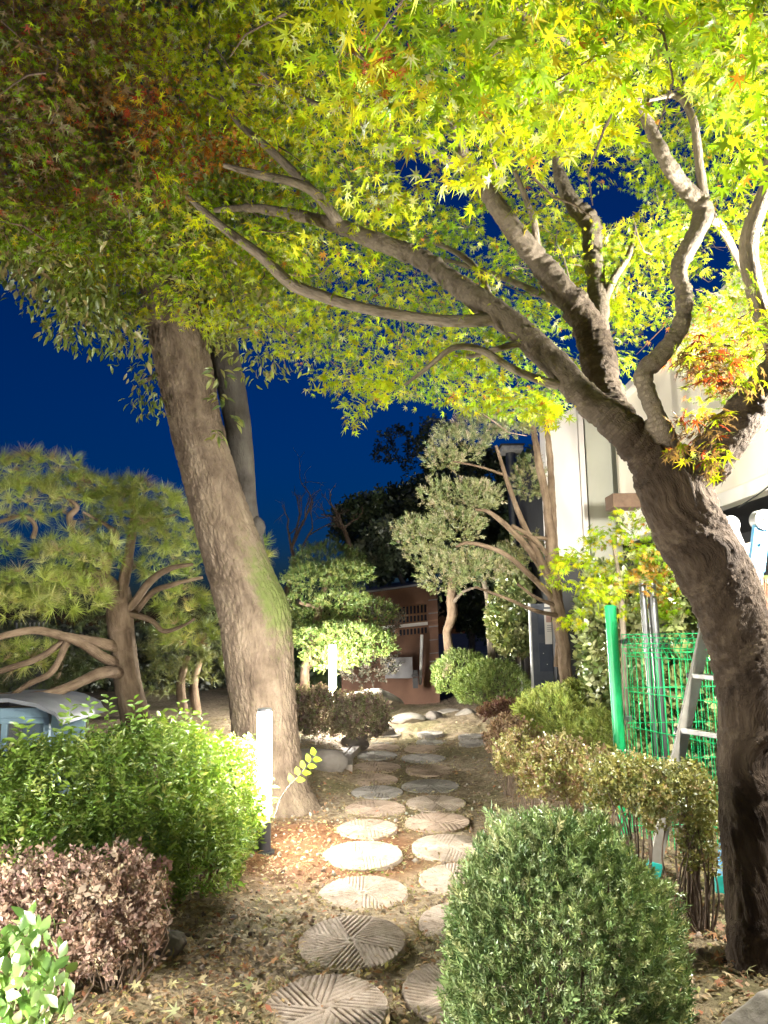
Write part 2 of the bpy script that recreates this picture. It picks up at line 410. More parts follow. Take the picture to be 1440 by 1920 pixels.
# end wing facing the path
e0, e1, e2 = at(1020, 800, 11.0), at(1075, 800, 11.0), at(1085, 800, 11.2)
zb, zt = at(1045, 1045, 11.0)[2], at(1020, 790, 11.0)[2]
mb = MB(); mb.add([(e0[0], 11.0, zb), (e1[0] + .06, 11.0, zb), (e1[0] + .06, 11.0, zt + .22), (e0[0], 11.0, zt),
                   (e0[0], 11.35, zb), (e1[0] + .06, 11.35, zb), (e1[0] + .06, 11.35, zt + .22), (e0[0], 11.35, zt)],
                  [(0, 1, 2, 3), (7, 6, 5, 4), (0, 4, 5, 1), (1, 5, 6, 2), (2, 6, 7, 3), (3, 7, 4, 0)])
bpart(mb, 'wing_wall', M['cream_pale'], 0.012)
bpart(MB().box((e1[0] + 0.062, 10.97, zb - 0.05), (e1[0] + 0.14, 11.4, zt + 0.26)), 'corner_trim', M['cream_pale'], 0.006)
bpart(MB().box((e1[0] + 0.142, 11.05, zb - 0.05), (e1[0] + 0.165, 11.3, zt + 0.1)), 'shadow_joint', M['dark_gap'])
bpart(MB().box((e1[0] + 0.167, 11.0, zb - 0.3), (BX + 0.1, 11.2, zt + 0.1)), 'recess_panel', M['sage'], 0.004)
bpart(MB().box((e1[0] + 0.142, 10.96, zt + 0.102), (BX + 0.1, 11.25, zt + 0.16)), 'recess_header', M['dark_gap'], 0.004)
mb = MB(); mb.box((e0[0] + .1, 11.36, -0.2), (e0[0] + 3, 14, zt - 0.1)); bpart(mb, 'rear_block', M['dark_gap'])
c0, c1 = at(1372, 952, 7.0), at(1462, 800, 5.6); c0[0] = c1[0] = BX - 0.06
cab = obj('hanging_cable', mesh_np('hanging_cable', *tube_np(spline(np.array([c0, (c0 + c1) / 2 + [0, 0, -0.08], c1]), 0.1), np.full(len(spline(np.array([c0, (c0 + c1) / 2 + [0, 0, -0.08], c1]), 0.1)), 0.006), 6), M['dark_gap'], smooth=True))
tag(cab, 'thin black cable slung across the cream panels of the building', 'cable')

# ------------------------------------------------------------------ brown shed at the end of the path
M['brown_wall'] = mat_plain('brown_brick', (0.17, 0.085, 0.05), (0.12, 0.06, 0.036), 3.0, 0.8, bstr=0.3, bscale=70)
M['brown_trim'] = mat_plain('brown_rail', (0.22, 0.115, 0.065), (0.17, 0.085, 0.05), 5, 0.7)
M['slit'] = mat_plain('dark_opening', (0.015, 0.02, 0.04), (0.01, 0.012, 0.03), 4, 0.5)
M['grey_board'] = mat_plain('grey_board', (0.20, 0.195, 0.195), (0.15, 0.145, 0.15), 4, 0.7)
M['white_paint'] = mat_plain('white_paint', (0.75, 0.74, 0.72), (0.66, 0.65, 0.62), 6, 0.5)
SD = 16.2
s_l, s_r = at(640, 1200, SD)[0], at(822, 1200, SD)[0]
zT_l, zT_r = at(690, 1118, SD)[2], at(815, 1094, SD)[2]
zl = lambda x, z_l, z_r: z_l + (z_r - z_l) * (x - s_l) / (s_r - s_l)
shed = thing('brown_shed', ((s_l + s_r) / 2, SD, 0), 'brown walled shed with rows of barred slits at the end of the path', 'shed')
soff = -np.array(shed.location)
def spart(mb, name, mat, bevel=0.0):
    o = mb.build(name, mat, shed, bevel=bevel); o.location = tuple(soff); return o
rows = [(1137, 1152), (1156, 1167), (1170, 1176), (1180, 1191)]            # slit rows in the photograph
zrow = [(at(760, b, SD)[2], at(760, a, SD)[2]) for a, b in rows]
tiltz = lambda x: 0.085 * (x - at(760, 1200, SD)[0])
edges = [-0.3] + [z for r in zrow[::-1] for z in r]
def band(z0, z1, y0, y1, x0=None, x1=None, top=None):
    x0 = s_l if x0 is None else x0; x1 = s_r if x1 is None else x1
    za, zb_ = z0 + tiltz(x0), z0 + tiltz(x1); zc, zd = (z1 + tiltz(x1), z1 + tiltz(x0)) if top is None else top
    return MB().add([(x0, y0, za), (x1, y0, zb_), (x1, y0, zc), (x0, y0, zd), (x0, y1, za), (x1, y1, zb_), (x1, y1, zc), (x0, y1, zd)],
                    [(0, 1, 2, 3), (7, 6, 5, 4), (0, 4, 5, 1), (1, 5, 6, 2), (2, 6, 7, 3), (3, 7, 4, 0)])
zs = sorted([z for r in zrow for z in r])
spart(band(-0.4, zs[0], SD, SD + 0.2), 'wall', M['brown_wall'])
for a, c in ((zs[1], zs[2]), (zs[3], zs[4]), (zs[5], zs[6])): spart(band(a, c, SD - 0.01, SD + 0.12), 'rail', M['brown_trim'], 0.004)
spart(band(zs[7], 9, SD, SD + 0.2, top=(zT_r, zT_l)), 'upper_wall', M['brown_wall'])
spart(band(-0.3, 9, SD + 0.42, SD + 3.5, s_l + .02, s_r - .02, top=(zT_r - .06, zT_l - .06)), 'interior', M['slit'])
xr = at(803, 1200, SD)[0]
spart(band(zs[0], zs[7], SD + 0.002, SD + 0.2, xr, s_r), 'corner_pier', M['brown_wall'])
xm = at(744, 1165, SD)[0]
spart(band(zs[0], zs[7], SD - 0.005, SD + 0.13, xm - 0.05, xm + 0.05), 'mullion', M['brown_trim'])
for (z0, z1) in zrow:
    if z1 - z0 < 0.09:
        spart(band(z0, z1, SD + 0.05, SD + 0.12, s_l, xr), 'white_strip', M['white_paint']); continue
    for x in np.arange(s_l + 0.3, xr, 0.075):
        spart(band(z0, z1, SD + 0.05, SD + 0.075, x - 0.014, x + 0.014), 'baluster', M['brown_trim'])
for k, y in enumerate((1130, 1155, 1180, 1205, 1230, 1245, 1252)):         # small steps of pale mortar up the corner
    z = at(815, y, SD)[2]; spart(band(z, z + 0.02, SD - 0.012, SD, xr + 0.02, s_r - 0.002), 'course_line', M['grey_board'])
mb = MB().add([(s_l - .1, SD - 0.12, zT_l - .01), (s_r + .1, SD - 0.12, zT_r + .01), (s_r + .1, SD + 3.6, zT_r + .3), (s_l - .1, SD + 3.6, zT_l + .3),
               (s_l - .1, SD - 0.12, zT_l + .03), (s_r + .1, SD - 0.12, zT_r + .05), (s_r + .1, SD + 3.6, zT_r + .34), (s_l - .1, SD + 3.6, zT_l + .34)],
              [(0, 3, 2, 1), (4, 5, 6, 7), (0, 1, 5, 4), (1, 2, 6, 5), (2, 3, 7, 6), (3, 0, 4, 7)])
spart(mb, 'roof', M['grey_board'])
p0, p1 = at(788, 1283, SD - 0.35), at(791, 1190, SD - 0.35)
pp = MB().tube([p0, p1], 0.032, 10).build('downpipe', M['white_paint'], None, True); tag(pp, 'white pipe standing upright against the brown shed wall', 'pipe')
q0, q1 = at(722, 1272, SD - 0.5), at(773, 1232, SD - 0.5)
bd = MB().box((q0[0], SD - 0.55, q0[2]), (q1[0], SD - 0.50, q1[2])).build('leaning_board', M['grey_board'], None, bevel=0.004); tag(bd, 'pale grey board propped against the foot of the brown shed', 'board')
mb = MB(); q0, q1 = at(774, 1290, SD - 0.6), at(783, 1256, SD - 0.6)
mb.box((q0[0], SD - 0.7, q0[2]), (q1[0], SD - 0.6, q1[2] - .15)).box((q0[0] - 0.02, SD - 0.72, q1[2] - .13), (q1[0] + .01, SD - 0.58, q1[2] - .09)).box((q0[0] + 0.01, SD - 0.68, q1[2] - .088), (q1[0], SD - 0.62, q1[2]))
bx_ = mb.build('meter_box', M['dark_gap'], None, bevel=0.006); tag(bx_, 'small dark meter box beside the white pipe at the shed', 'meter box')
# ------------------------------------------------------------------ millstone stepping stones
def mat_stone(name, c1, c2, c3):
    m, n, l, b = nodes(name)
    oi = n.new('ShaderNodeObjectInfo'); tc = n.new('ShaderNodeTexCoord')
    av = n.new('ShaderNodeVectorMath'); av.operation = 'MULTIPLY_ADD'
    cx = n.new('ShaderNodeCombineXYZ'); l.new(oi.outputs['Random'], cx.inputs[0]); l.new(oi.outputs['Random'], cx.inputs[1])
    l.new(cx.outputs[0], av.inputs[0]); av.inputs[1].default_value = (37, 91, 0); l.new(tc.outputs['Object'], av.inputs[2])
    t1 = noise_node(n, l, 5, 6, 0.6, av.outputs[0]); t2 = noise_node(n, l, 120, 4, 0.8, av.outputs[0]); t3 = noise_node(n, l, 260, 2, 0.5, av.outputs[0])
    r = ramp(n, l, t1.outputs['Fac'], [(0.3, c3), (0.5, c1), (0.7, c2)])
    sp = ramp(n, l, t2.outputs['Fac'], [(0.36, (0.62, 0.6, 0.58)), (0.5, (1, 1, 1)), (0.66, (1.22, 1.2, 1.16))])
    mx = n.new('ShaderNodeMix'); mx.data_type = 'RGBA'; mx.blend_type = 'MULTIPLY'; mx.inputs['Factor'].default_value = 0.8
    st = noise_node(n, l, 9, 7, 0.7, av.outputs[0]); sr = ramp(n, l, st.outputs['Fac'], [(0.34, (0.50, 0.47, 0.38)), (0.47, (1, 1, 1))])
    ms = n.new('ShaderNodeMix'); ms.data_type = 'RGBA'; ms.blend_type = 'MULTIPLY'; ms.inputs['Factor'].default_value = 0.8; l.new(r.outputs[0], ms.inputs['A']); l.new(sr.outputs[0], ms.inputs['B'])
    l.new(ms.outputs['Result'], mx.inputs['A']); l.new(sp.outputs[0], mx.inputs['B']); l.new(mx.outputs['Result'], b.inputs['Base Color'])
    b.inputs['Roughness'].default_value = 0.9; b.inputs['Specular IOR Level'].default_value = 0.2
    ad = n.new('ShaderNodeMath'); ad.operation = 'ADD'; l.new(t2.outputs['Fac'], ad.inputs[0]); l.new(t3.outputs['Fac'], ad.inputs[1])
    bump(n, l, ad.outputs[0], b, 0.55, 0.006); return m
M['granite'] = mat_stone('granite', (0.40, 0.325, 0.255), (0.48, 0.395, 0.32), (0.32, 0.25, 0.19))
M['granite_pink'] = mat_stone('pinkish_granite', (0.36, 0.27, 0.20), (0.42, 0.325, 0.25), (0.28, 0.205, 0.15))
M['granite_grey'] = mat_stone('grey_granite', (0.27, 0.245, 0.215), (0.33, 0.30, 0.265), (0.21, 0.19, 0.165))

def millstone(seed, mat, sectors=8, cut=None, period=0.036, depth=0.009, hole=0.022, RAD=0.5):
    """unit-diameter disc; grooves run parallel to one edge of each sector; cut = depth factor of each sector"""
    r_ = np.random.default_rng(seed)
    nr, na, th = 62, 380, 0.17
    rr = np.concatenate([[0.0], np.linspace(0.012, RAD - 0.02, nr - 6), RAD - np.array([0.015, 0.010, 0.006, 0.003, 0.0])])
    nr = len(rr); aa = np.linspace(0, 2 * np.pi, na, endpoint=False)
    Rg, A = np.meshgrid(rr, aa, indexing='ij')
    wob = 1 - 0.05 * np.clip(fbm(np.stack([np.cos(A) * 6, np.sin(A) * 6, 0 * A + seed * 2.2], -1), 3) - 0.62, 0, 1) * (Rg / RAD) ** 8 * 3 + 0.022 * (fbm(np.stack([np.cos(A) * 2, np.sin(A) * 2, 0 * A + seed], -1), 3) - 0.5) * 2 * (Rg / RAD)
    x, y = Rg * np.cos(A) * wob, Rg * np.sin(A) * wob
    w = 2 * np.pi / sectors; k = np.floor(A / w).astype(int) % sectors
    start = k * w + r_.uniform(-0.05, 0.05, sectors)[k]
    v = np.abs(-np.sin(start) * x + np.cos(start) * y) + 0.003 * (fbm(np.stack([x * 14, y * 14, 0 * x + seed], -1), 2) - 0.5)
    per = period * (1 + r_.uniform(-0.15, 0.2, sectors)[k])
    s = np.abs(((v / per) % 1.0) - 0.5) * 2                                 # 1 at groove middle
    g = np.clip((s - 0.55) / 0.35, 0, 1); g = g * g * (3 - 2 * g)
    cutv = (np.ones(sectors) if cut is None else np.array(cut, float))[k]
    wear = np.clip(0.35 + 1.1 * fbm(np.stack([x * 4, y * 4, 0 * x + seed * 3.7], -1), 3), 0.3, 1.1)
    fade = np.clip((Rg - hole - 0.03) / 0.03, 0, 1) * np.clip((RAD - 0.004 - Rg) / 0.02, 0.25, 1)
    z = -depth * 2 * g * cutv * wear * fade + 0.006 * (fbm(np.stack([x * 7, y * 7, 0 * x + seed], -1), 4) - 0.5) + 0.004 * (fbm(np.stack([x * 45, y * 45, 0 * x + seed], -1), 2) - 0.5)
    z -= 0.012 * np.clip((Rg - RAD + 0.015) / 0.015, 0, 1) ** 2
    z = np.where(Rg < hole, -0.07, z)
    V = [np.stack([x, y, z], -1).reshape(-1, 3)]
    for q, dz in enumerate((0.03, 0.07, 0.12, th)):                         # rough side wall
        bump_ = 1 + 0.02 * (fbm(np.stack([np.cos(aa) * 8, np.sin(aa) * 8, 0 * aa + dz * 30 + seed], -1), 3) - 0.5)
        V.append(np.stack([x[-1] * bump_, y[-1] * bump_, z[-1] * 0 - dz], -1))
    V = np.vstack(V); n_all = nr + 4
    i, j = np.meshgrid(np.arange(n_all - 1), np.arange(na), indexing='ij'); jn = (j + 1) % na
    F = np.stack([i * na + j, (i + 1) * na + j, (i + 1) * na + jn, i * na + jn], -1).reshape(-1, 4)
    return mesh_np('millstone', V, F, mat, smooth=True)

full = [1] * 8; alt = [1, .3, 1, .2, 1, .35, 1, .2]; four = [1, .3, .2, 1, 1, .2, .5, .9]; worn = [.9, .2, 1, .2, .8, .2, 1, .4]
KIND = {'A': millstone(1, M['granite'], 8, full, 0.042, 0.010), 'B': millstone(2, M['granite'], 8, full, 0.047, 0.011),
        'C': millstone(3, M['granite'], 10, [1] * 10, 0.038, 0.009), 'D': millstone(4, M['granite_pink'], 8, alt, 0.055, 0.014),
        'E': millstone(5, M['granite_pink'], 8, four, 0.06, 0.015), 'F': millstone(6, M['granite_grey'], 8, worn, 0.06, 0.014),
        'G': millstone(7, M['granite'], 8, [1, .6, 1, .2, 1, 1, .8, .2], 0.042, 0.010)}
L_ROW = [(610, 1888, 236, 'B', 6), (660, 1763, 203, 'A', 6.5), (680, 1673, 168, 'C', 4), (680, 1601, 150, 'G', 4), (688, 1552, 114, 'D', 3.5), (704, 1515, 114, 'E', 3),
         (707, 1484, 97, 'F', 2.5), (698, 1461, 97, 'D', 2.5), (705, 1438, 94, 'E', 3), (703, 1415, 84, 'F', 2), (711, 1401, 78, 'D', 1), (718, 1391, 72, 'F', 1), (728, 1380, 70, 'F', 1)]
R_ROW = [(866, 1852, 226, 'A', 5), (880, 1728, 190, 'G', 4.5), (868, 1647, 166, 'C', 4), (846, 1587, 147, 'G', 4), (820, 1540, 123, 'E', 3), (818, 1505, 114, 'C', 2.5),
         (807, 1473, 109, 'F', 2.5), (806, 1443, 90, 'E', 3), (794, 1421, 84, 'F', 2), (797, 1403, 80, 'D', 1), (809, 1390, 76, 'F', 1), (809, 1378, 66, 'F', 1)]
X_ROW = [(897, 1392, 74, 'F', 1), (885, 1379, 66, 'F', 1)]
ORD = ['nearest', 'second', 'third', 'fourth', 'fifth', 'sixth', 'seventh', 'eighth', 'ninth', 'tenth', 'eleventh', 'twelfth', 'farthest']
STONES = []
def lay(row, where):
    last = None
    for i, (px, py, w, k, tl) in enumerate(row):
        c = ground_at(px, py, 0.035); c = ground_at(px, py, float(gh(c[0], c[1])) + (0.030 if py > 1500 else 0.022))
        R_ = w * (c - EYE) @ FWD / F_PX
        if last is not None:                                               # neighbours in a row never overlap
            gap = np.linalg.norm(c[:2] - last[:2]); R_ = min(R_, max(0.40, 2 * gap - last[2] - 0.02))
            if gap < (R_ + last[2]) / 2: c = c + np.array([0, (R_ + last[2]) / 2 - gap + 0.01, 0])
        last = np.array([c[0], c[1], R_])
        STONES.append((c[0], c[1], R_ / 2))
        o = obj('millstone', KIND[k]); o.location = tuple(c)
        o.scale = (R_, R_, 0.55 if R_ > 0.45 else 0.45)
        o.rotation_euler = (math.radians(tl * 0.9), math.radians(rng.uniform(-1.5, 1.5)), 0)
        o.rotation_mode = 'XYZ'
        o.matrix_basis = Matrix.Translation(Vector(c)) @ Matrix.Rotation(math.radians(tl * 0.9), 4, 'X') @ Matrix.Rotation(math.radians(rng.uniform(-1.2, 1.2)), 4, 'Y') @ Matrix.Rotation(rng.uniform(0, 6.28), 4, 'Z') @ Matrix.Diagonal((R_, R_, 0.55, 1))
        look = {'A': 'fully grooved grey', 'B': 'boldly grooved grey', 'C': 'finely grooved', 'D': 'pinkish half worn', 'E': 'pinkish', 'F': 'worn grey', 'G': 'partly worn'}[k]
        if where == 'side': lab = f'{look} millstone lying right of the far end of the path, {("nearer", "farther")[i]} one'
        else: lab = f'{look} millstone, {"last" if i == len(row) - 1 else ORD[i]} from the camera in the {where} row of the path'
        tag(o, lab.replace('nearest from the camera', 'nearest to the camera').replace('last from the camera', 'farthest from the camera'), 'stepping stone', 'millstone stepping stones of the path')
lay(L_ROW, 'left'); lay(R_ROW, 'right'); lay(X_ROW, 'side')

# ------------------------------------------------------------------ rocks
M['rock'] = mat_plain('field_rock', (0.20, 0.175, 0.145), (0.11, 0.09, 0.072), 4, 0.9, bstr=0.7, bscale=22, detail=9)
M['rock_pale'] = mat_plain('pale_rock', (0.30, 0.265, 0.215), (0.16, 0.14, 0.11), 5, 0.9, bstr=0.6, bscale=26, detail=9)
def ico(sub):
    bm = bmesh.new(); bmesh.ops.create_icosphere(bm, subdivisions=sub, radius=1.0)
    V = np.array([v.co[:] for v in bm.verts]); F = np.array([[v.index for v in f.verts] for f in bm.faces]); bm.free(); return V, F
ICO1, ICO2, ICO5 = ico(1), ico(2), ico(5)
def rock(loc, size, seed, label, mat='rock', rz=0.0, group=None, sharp=0.8):
    V, F = ICO5; r_ = np.random.default_rng(seed); V = V.copy()
    for k in range(11):                                                    # planes cut off a ball: broken faces
        d = unit(r_.normal(size=3)); h = r_.uniform(0.55, 0.9); t = V @ d; V = V - np.maximum(t - h, 0)[:, None] * d * sharp
    V *= (1 + 0.16 * (fbm(V * 1.7 + seed, 3) - 0.5) + 0.07 * (fbm(V * 7 + seed, 4) - 0.5))[:, None]
    V = V * np.array(size); c, s = math.cos(rz), math.sin(rz); V = V @ np.array([[c, s, 0], [-s, c, 0], [0, 0, 1]])
    o = obj('rock', mesh_np('rock', V, F, M[mat], smooth=True)); o.location = tuple(loc)
    return tag(o, label, 'rock', group)
def rk(px, py, z, size, seed, label, mat='rock', rz=0.0, group=None):
    c = ground_at(px, py, z); return rock((c[0], c[1], z), size, seed, label, mat, rz, group)
EDGE = 'rocks edging the planting beds'
rk(585, 1432, 0.12, (0.42, 0.22, 0.20), 1, 'long cracked grey rock beside the big trunk, behind the slabs', 'rock', 0.15, EDGE)
rk(668, 1392, 0.10, (0.22, 0.17, 0.15), 2, 'blocky grey rock behind the flat slabs and the far millstones', 'rock', 0.4, EDGE)
rk(718, 1372, 0.09, (0.20, 0.14, 0.12), 3, 'low grey rock at the end of the brown shrub', 'rock', 0.0, EDGE)
rk(690, 1318, 0.55, (0.55, 0.35, 0.24), 4, 'large pale boulder right of the far light bollard', 'rock_pale', 0.1)
rk(765, 1352, 0.10, (0.34, 0.20, 0.13), 5, 'flat pale rock at the far end of the left millstones', 'rock_pale', 0.3, EDGE)
rk(812, 1347, 0.10, (0.24, 0.18, 0.15), 6, 'jagged dark rock at the far end of the right millstones', 'rock', 0.8, EDGE)
rk(872, 1342, 0.12, (0.20, 0.15, 0.13), 7, 'white broken rock in front of the green clipped ball', 'rock_pale', 0.2, EDGE)
rk(905, 1340, 0.10, (0.16, 0.13, 0.12), 8, 'small buff rock right of the white broken rock', 'rock_pale', 1.2, EDGE)
rk(842, 1337, 0.10, (0.26, 0.12, 0.08), 9, 'low flat rock between the jagged and the white rocks', 'rock_pale', 0.1, EDGE)
rk(735, 1302, 0.2, (0.16, 0.12, 0.09), 10, 'small pale rock right of the large boulder', 'rock_pale', 0.5)
rk(765, 1305, 0.2, (0.12, 0.10, 0.09), 12, 'small brown rock on the dark ground before the shed', 'rock', 0.5)
rk(808, 1296, 0.2, (0.22, 0.17, 0.2), 13, 'brown boulder left of the green clipped balls', 'rock', 0.5)
rock((1.53, 3.28, 0.06), (0.22, 0.20, 0.15), 21, 'pale topped rock at the foot of the maple', 'rock_pale', -0.5)
rock((1.22, 3.10, 0.04), (0.16, 0.2, 0.12), 23, 'dark low rock under the right side of the front juniper', 'rock', 0.4)
rk(318, 1772, 0.1, (0.10, 0.08, 0.07), 25, 'small grey rock at the foot of the brown azalea', 'rock', 0.3)
M['slab'] = mat_plain('slab_stone', (0.30, 0.25, 0.205), (0.20, 0.165, 0.13), 6, 0.85, bstr=0.4, bscale=40)
def slab(pts, z, label):
    P = [ground_at(x, y, z) for x, y in pts]
    mb = MB(); n = len(P); mb.add([p for p in P] + [p - np.array([0, 0, 0.09]) for p in P], [tuple(range(n)), tuple(range(2 * n - 1, n - 1, -1))] + [(i, i + n, (i + 1) % n + n, (i + 1) % n) for i in range(n)])
    o = mb.build('paving_slab', M['slab'], None, bevel=0.008); tag(o, label, 'slab', 'flat slabs beside the path')
slab([(596, 1434), (622, 1434), (662, 1396), (640, 1394)], 0.075, 'narrow flat stone slab leaning in from the trunk side')
slab([(625, 1434), (661, 1434), (662, 1412), (676, 1398), (664, 1396)], 0.08, 'wider flat stone slab next to the left millstones')
# ------------------------------------------------------------------ leaf templates (tip along +y, face along +z)
def maple_leaf(lobes=7, droop=0.18):
    ang = np.radians([-128, -84, -42, 0, 42, 84, 128] if lobes == 7 else [-100, -48, 0, 48, 100])
    ln = [0.42, 0.72, 0.92, 1.0, 0.92, 0.72, 0.42] if lobes == 7 else [0.6, 0.9, 1.0, 0.9, 0.6]
    V = [(0, 0, 0)]; n = len(ang)
    mids = [ang[0] - 0.42] + [(a + b) / 2 for a, b in zip(ang[:-1], ang[1:])] + [ang[-1] + 0.42]
    for i in range(n):
        V.append((0.22 * math.sin(mids[i]), 0.22 * math.cos(mids[i]), 0.02))
        V.append((ln[i] * math.sin(ang[i]), ln[i] * math.cos(ang[i]), -droop * ln[i] ** 2))
    V.append((0.27 * math.sin(mids[n]), 0.27 * math.cos(mids[n]), 0.02))
    F = []
    for i in range(n): F += [(0, 1 + 2 * i, 2 + 2 * i), (0, 2 + 2 * i, 3 + 2 * i)]
    return np.array(V) * 0.62, np.array(F)[:, ::-1]
MAPLE7, MAPLE5 = maple_leaf(7), maple_leaf(5, 0.25)
def lance_leaf(w=0.2, fold=0.06, droop=0.2):
    V = np.array([(0, 0, 0), (-w, 0.38, fold), (0, 0.40, 0), (w, 0.38, fold), (-w * .7, 0.7, fold - droop * .4), (0, 0.72, -droop * .45), (w * .7, 0.7, fold - droop * .4), (0, 1, -droop)])
    return V, np.array([(0, 2, 1), (0, 3, 2), (1, 2, 5), (1, 5, 4), (2, 3, 6), (2, 6, 5), (4, 5, 7), (5, 6, 7)])
LANCE, OVAL = lance_leaf(0.17), lance_leaf(0.30, 0.05, 0.1)
def small_leaf(w=0.28):
    return np.array([(0, 0, 0), (-w, .5, .07), (w, .5, .07), (0, 1, -.06)]), np.array([(0, 2, 1), (1, 2, 3)])
SMALL = small_leaf()
def combine(items):
    Vs, Fs, n = [], [], 0
    for V, F in items: Vs.append(V); Fs.append(F + n); n += len(V)
    return np.vstack(Vs), np.vstack(Fs)
def xf(t, R=None, T=(0, 0, 0), s=1.0):
    V = t[0] * s
    if R is not None: V = V @ R.T
    return V + np.array(T), t[1]
def axis_R(d, roll=0.0):
    d = unit(np.array(d, float)); h = np.array([math.cos(roll), math.sin(roll), 0.3]); return rot_from(np.cross(d, np.cross(h, d))[None], d[None])[0]
def stem_geo(h, w): return np.array([(-w, 0, 0), (w, 0, 0), (0, 0, h), (0, w, 0)]), np.array([(0, 1, 2), (1, 3, 2), (3, 0, 2)])
def sprig(n=9, leaf=SMALL, size=0.42, spread=0.8, up=0.6, seed=0, stem=True):
    """a shoot along +z with leaves"""
    r_ = np.random.default_rng(seed); it = [stem_geo(1.0, 0.012)] if stem else []
    for i in range(n):
        a = 2.4 * i + r_.uniform(-.4, .4); z = 0.12 + 0.85 * i / n
        it.append(xf(leaf, axis_R((math.cos(a) * spread, math.sin(a) * spread, up), r_.uniform(0, 6)), (0, 0, z), size * r_.uniform(.7, 1.1)))
    return combine(it)
HEDGE = sprig(9, LANCE, 0.36, 0.9, 0.45, 1)
AZALEA = sprig(8, SMALL, 0.34, 0.8, 0.7, 2)
HOLLY = sprig(7, OVAL, 0.50, 0.9, 0.5, 3)
JUNI = sprig(13, small_leaf(0.13), 0.42, 0.55, 0.75, 4, stem=False)
JUNI_FAR = sprig(10, small_leaf(0.12), 0.5, 0.55, 0.8, 5, stem=False)
def tuft(n=34, w=0.012, seed=0):
    r_ = np.random.default_rng(seed); d = unit(np.stack([r_.normal(size=n), r_.normal(size=n), r_.uniform(0.15, 1.6, n)], -1)); L = r_.uniform(.7, 1.05, n)
    s = unit(np.cross(d, r_.normal(size=(n, 3)))) * w; o = r_.normal(size=(n, 3)) * 0.03
    V = np.stack([o - s, o + s, o + d * L[:, None]], 1).reshape(-1, 3); return V, np.arange(3 * n).reshape(-1, 3)
TUFT = tuft(38, 0.0125, 3)

def jitter_colors(n, cols, w=None, v=0.25):
    cols = np.array(cols); k = rng.choice(len(cols), n, p=w); c = cols[k]
    return np.clip(c * (1 + rng.uniform(-v, v, (n, 1))) * (1 + rng.uniform(-0.08, 0.08, (n, 3))), 0.004, 0.9)

# ------------------------------------------------------------------ wood
def bark_tube(P, n, disp, freq, stretch=0.3, moss=None, seed=0.0, lobes=0.0, cells=False):
    """rows x y z r -> V, F, attributes"""
    T, N, B = frames(P[:, :3]); s = np.concatenate([[0], np.cumsum(np.linalg.norm(np.diff(P[:, :3], axis=0), axis=1))])
    a = np.linspace(0, 2 * np.pi, n, endpoint=False); ca, sa = np.cos(a), np.sin(a)
    D = ca[None, :, None] * N[:, None] + sa[None, :, None] * B[:, None]
    Rr = P[:, 3][:, None]
    q = np.stack([ca[None] * Rr, sa[None] * Rr, s[:, None] * stretch + 0 * ca[None]], -1)
    wq = q * freq + (fbm(q * freq * .5 + 2, 2)[..., None] - .5) * 1.2
    h1 = 1.15 * (1 - np.clip(worley(wq + seed).reshape(q.shape[:-1]) / 0.42, 0, 1) ** 0.7) + .3 * fbm(q * freq * 3, 2) if cells else 1 - np.abs(2 * fbm(q * freq + seed, 3) - 1) ** 0.8
    h2 = fbm(q * freq * 0.28 + 3 + seed, 3) - 0.5
    rad = Rr * (1 + lobes * (fbm(np.stack([ca[None] * 1.6 + 0 * s[:, None], sa[None] * 1.6 + 0 * s[:, None], s[:, None] * 0.9 + 0 * ca[None]], -1) + seed, 2) - 0.5)) + disp * (h1 - 0.6) * -1 + disp * 1.2 * h2
    V = P[:, None, :3] + D * rad[..., None]
    i = np.arange(len(P) - 1)[:, None] * n; j = np.arange(n)[None]; k = (j + 1) % n
    F = np.stack([i + j, i + k, i + n + k, i + n + j], -1).reshape(-1, 4)
    return V.reshape(-1, 3), F, {'bark': q.reshape(-1, 3)}

def branch(root, pts, n=12, step=0.06, disp=0.004, freq=40, mat='bark_maple', name='branch', seed=0.0, lobes=0.25, world=False):
    P = spline(pts if world else limb(pts), step)
    P[:, :3] += 0.25 * P[:, 3:4] * (fbm(P[:, :3] * 5 + seed, 2)[:, None] - 0.5) * rng.normal(size=(1, 3))
    V, F, at_ = bark_tube(P, n, disp, freq, seed=seed, lobes=lobes)
    at_['thin'] = np.ones(len(V))
    return wpart(name, V, F, M[mat], root, smooth=True, attrs=at_)

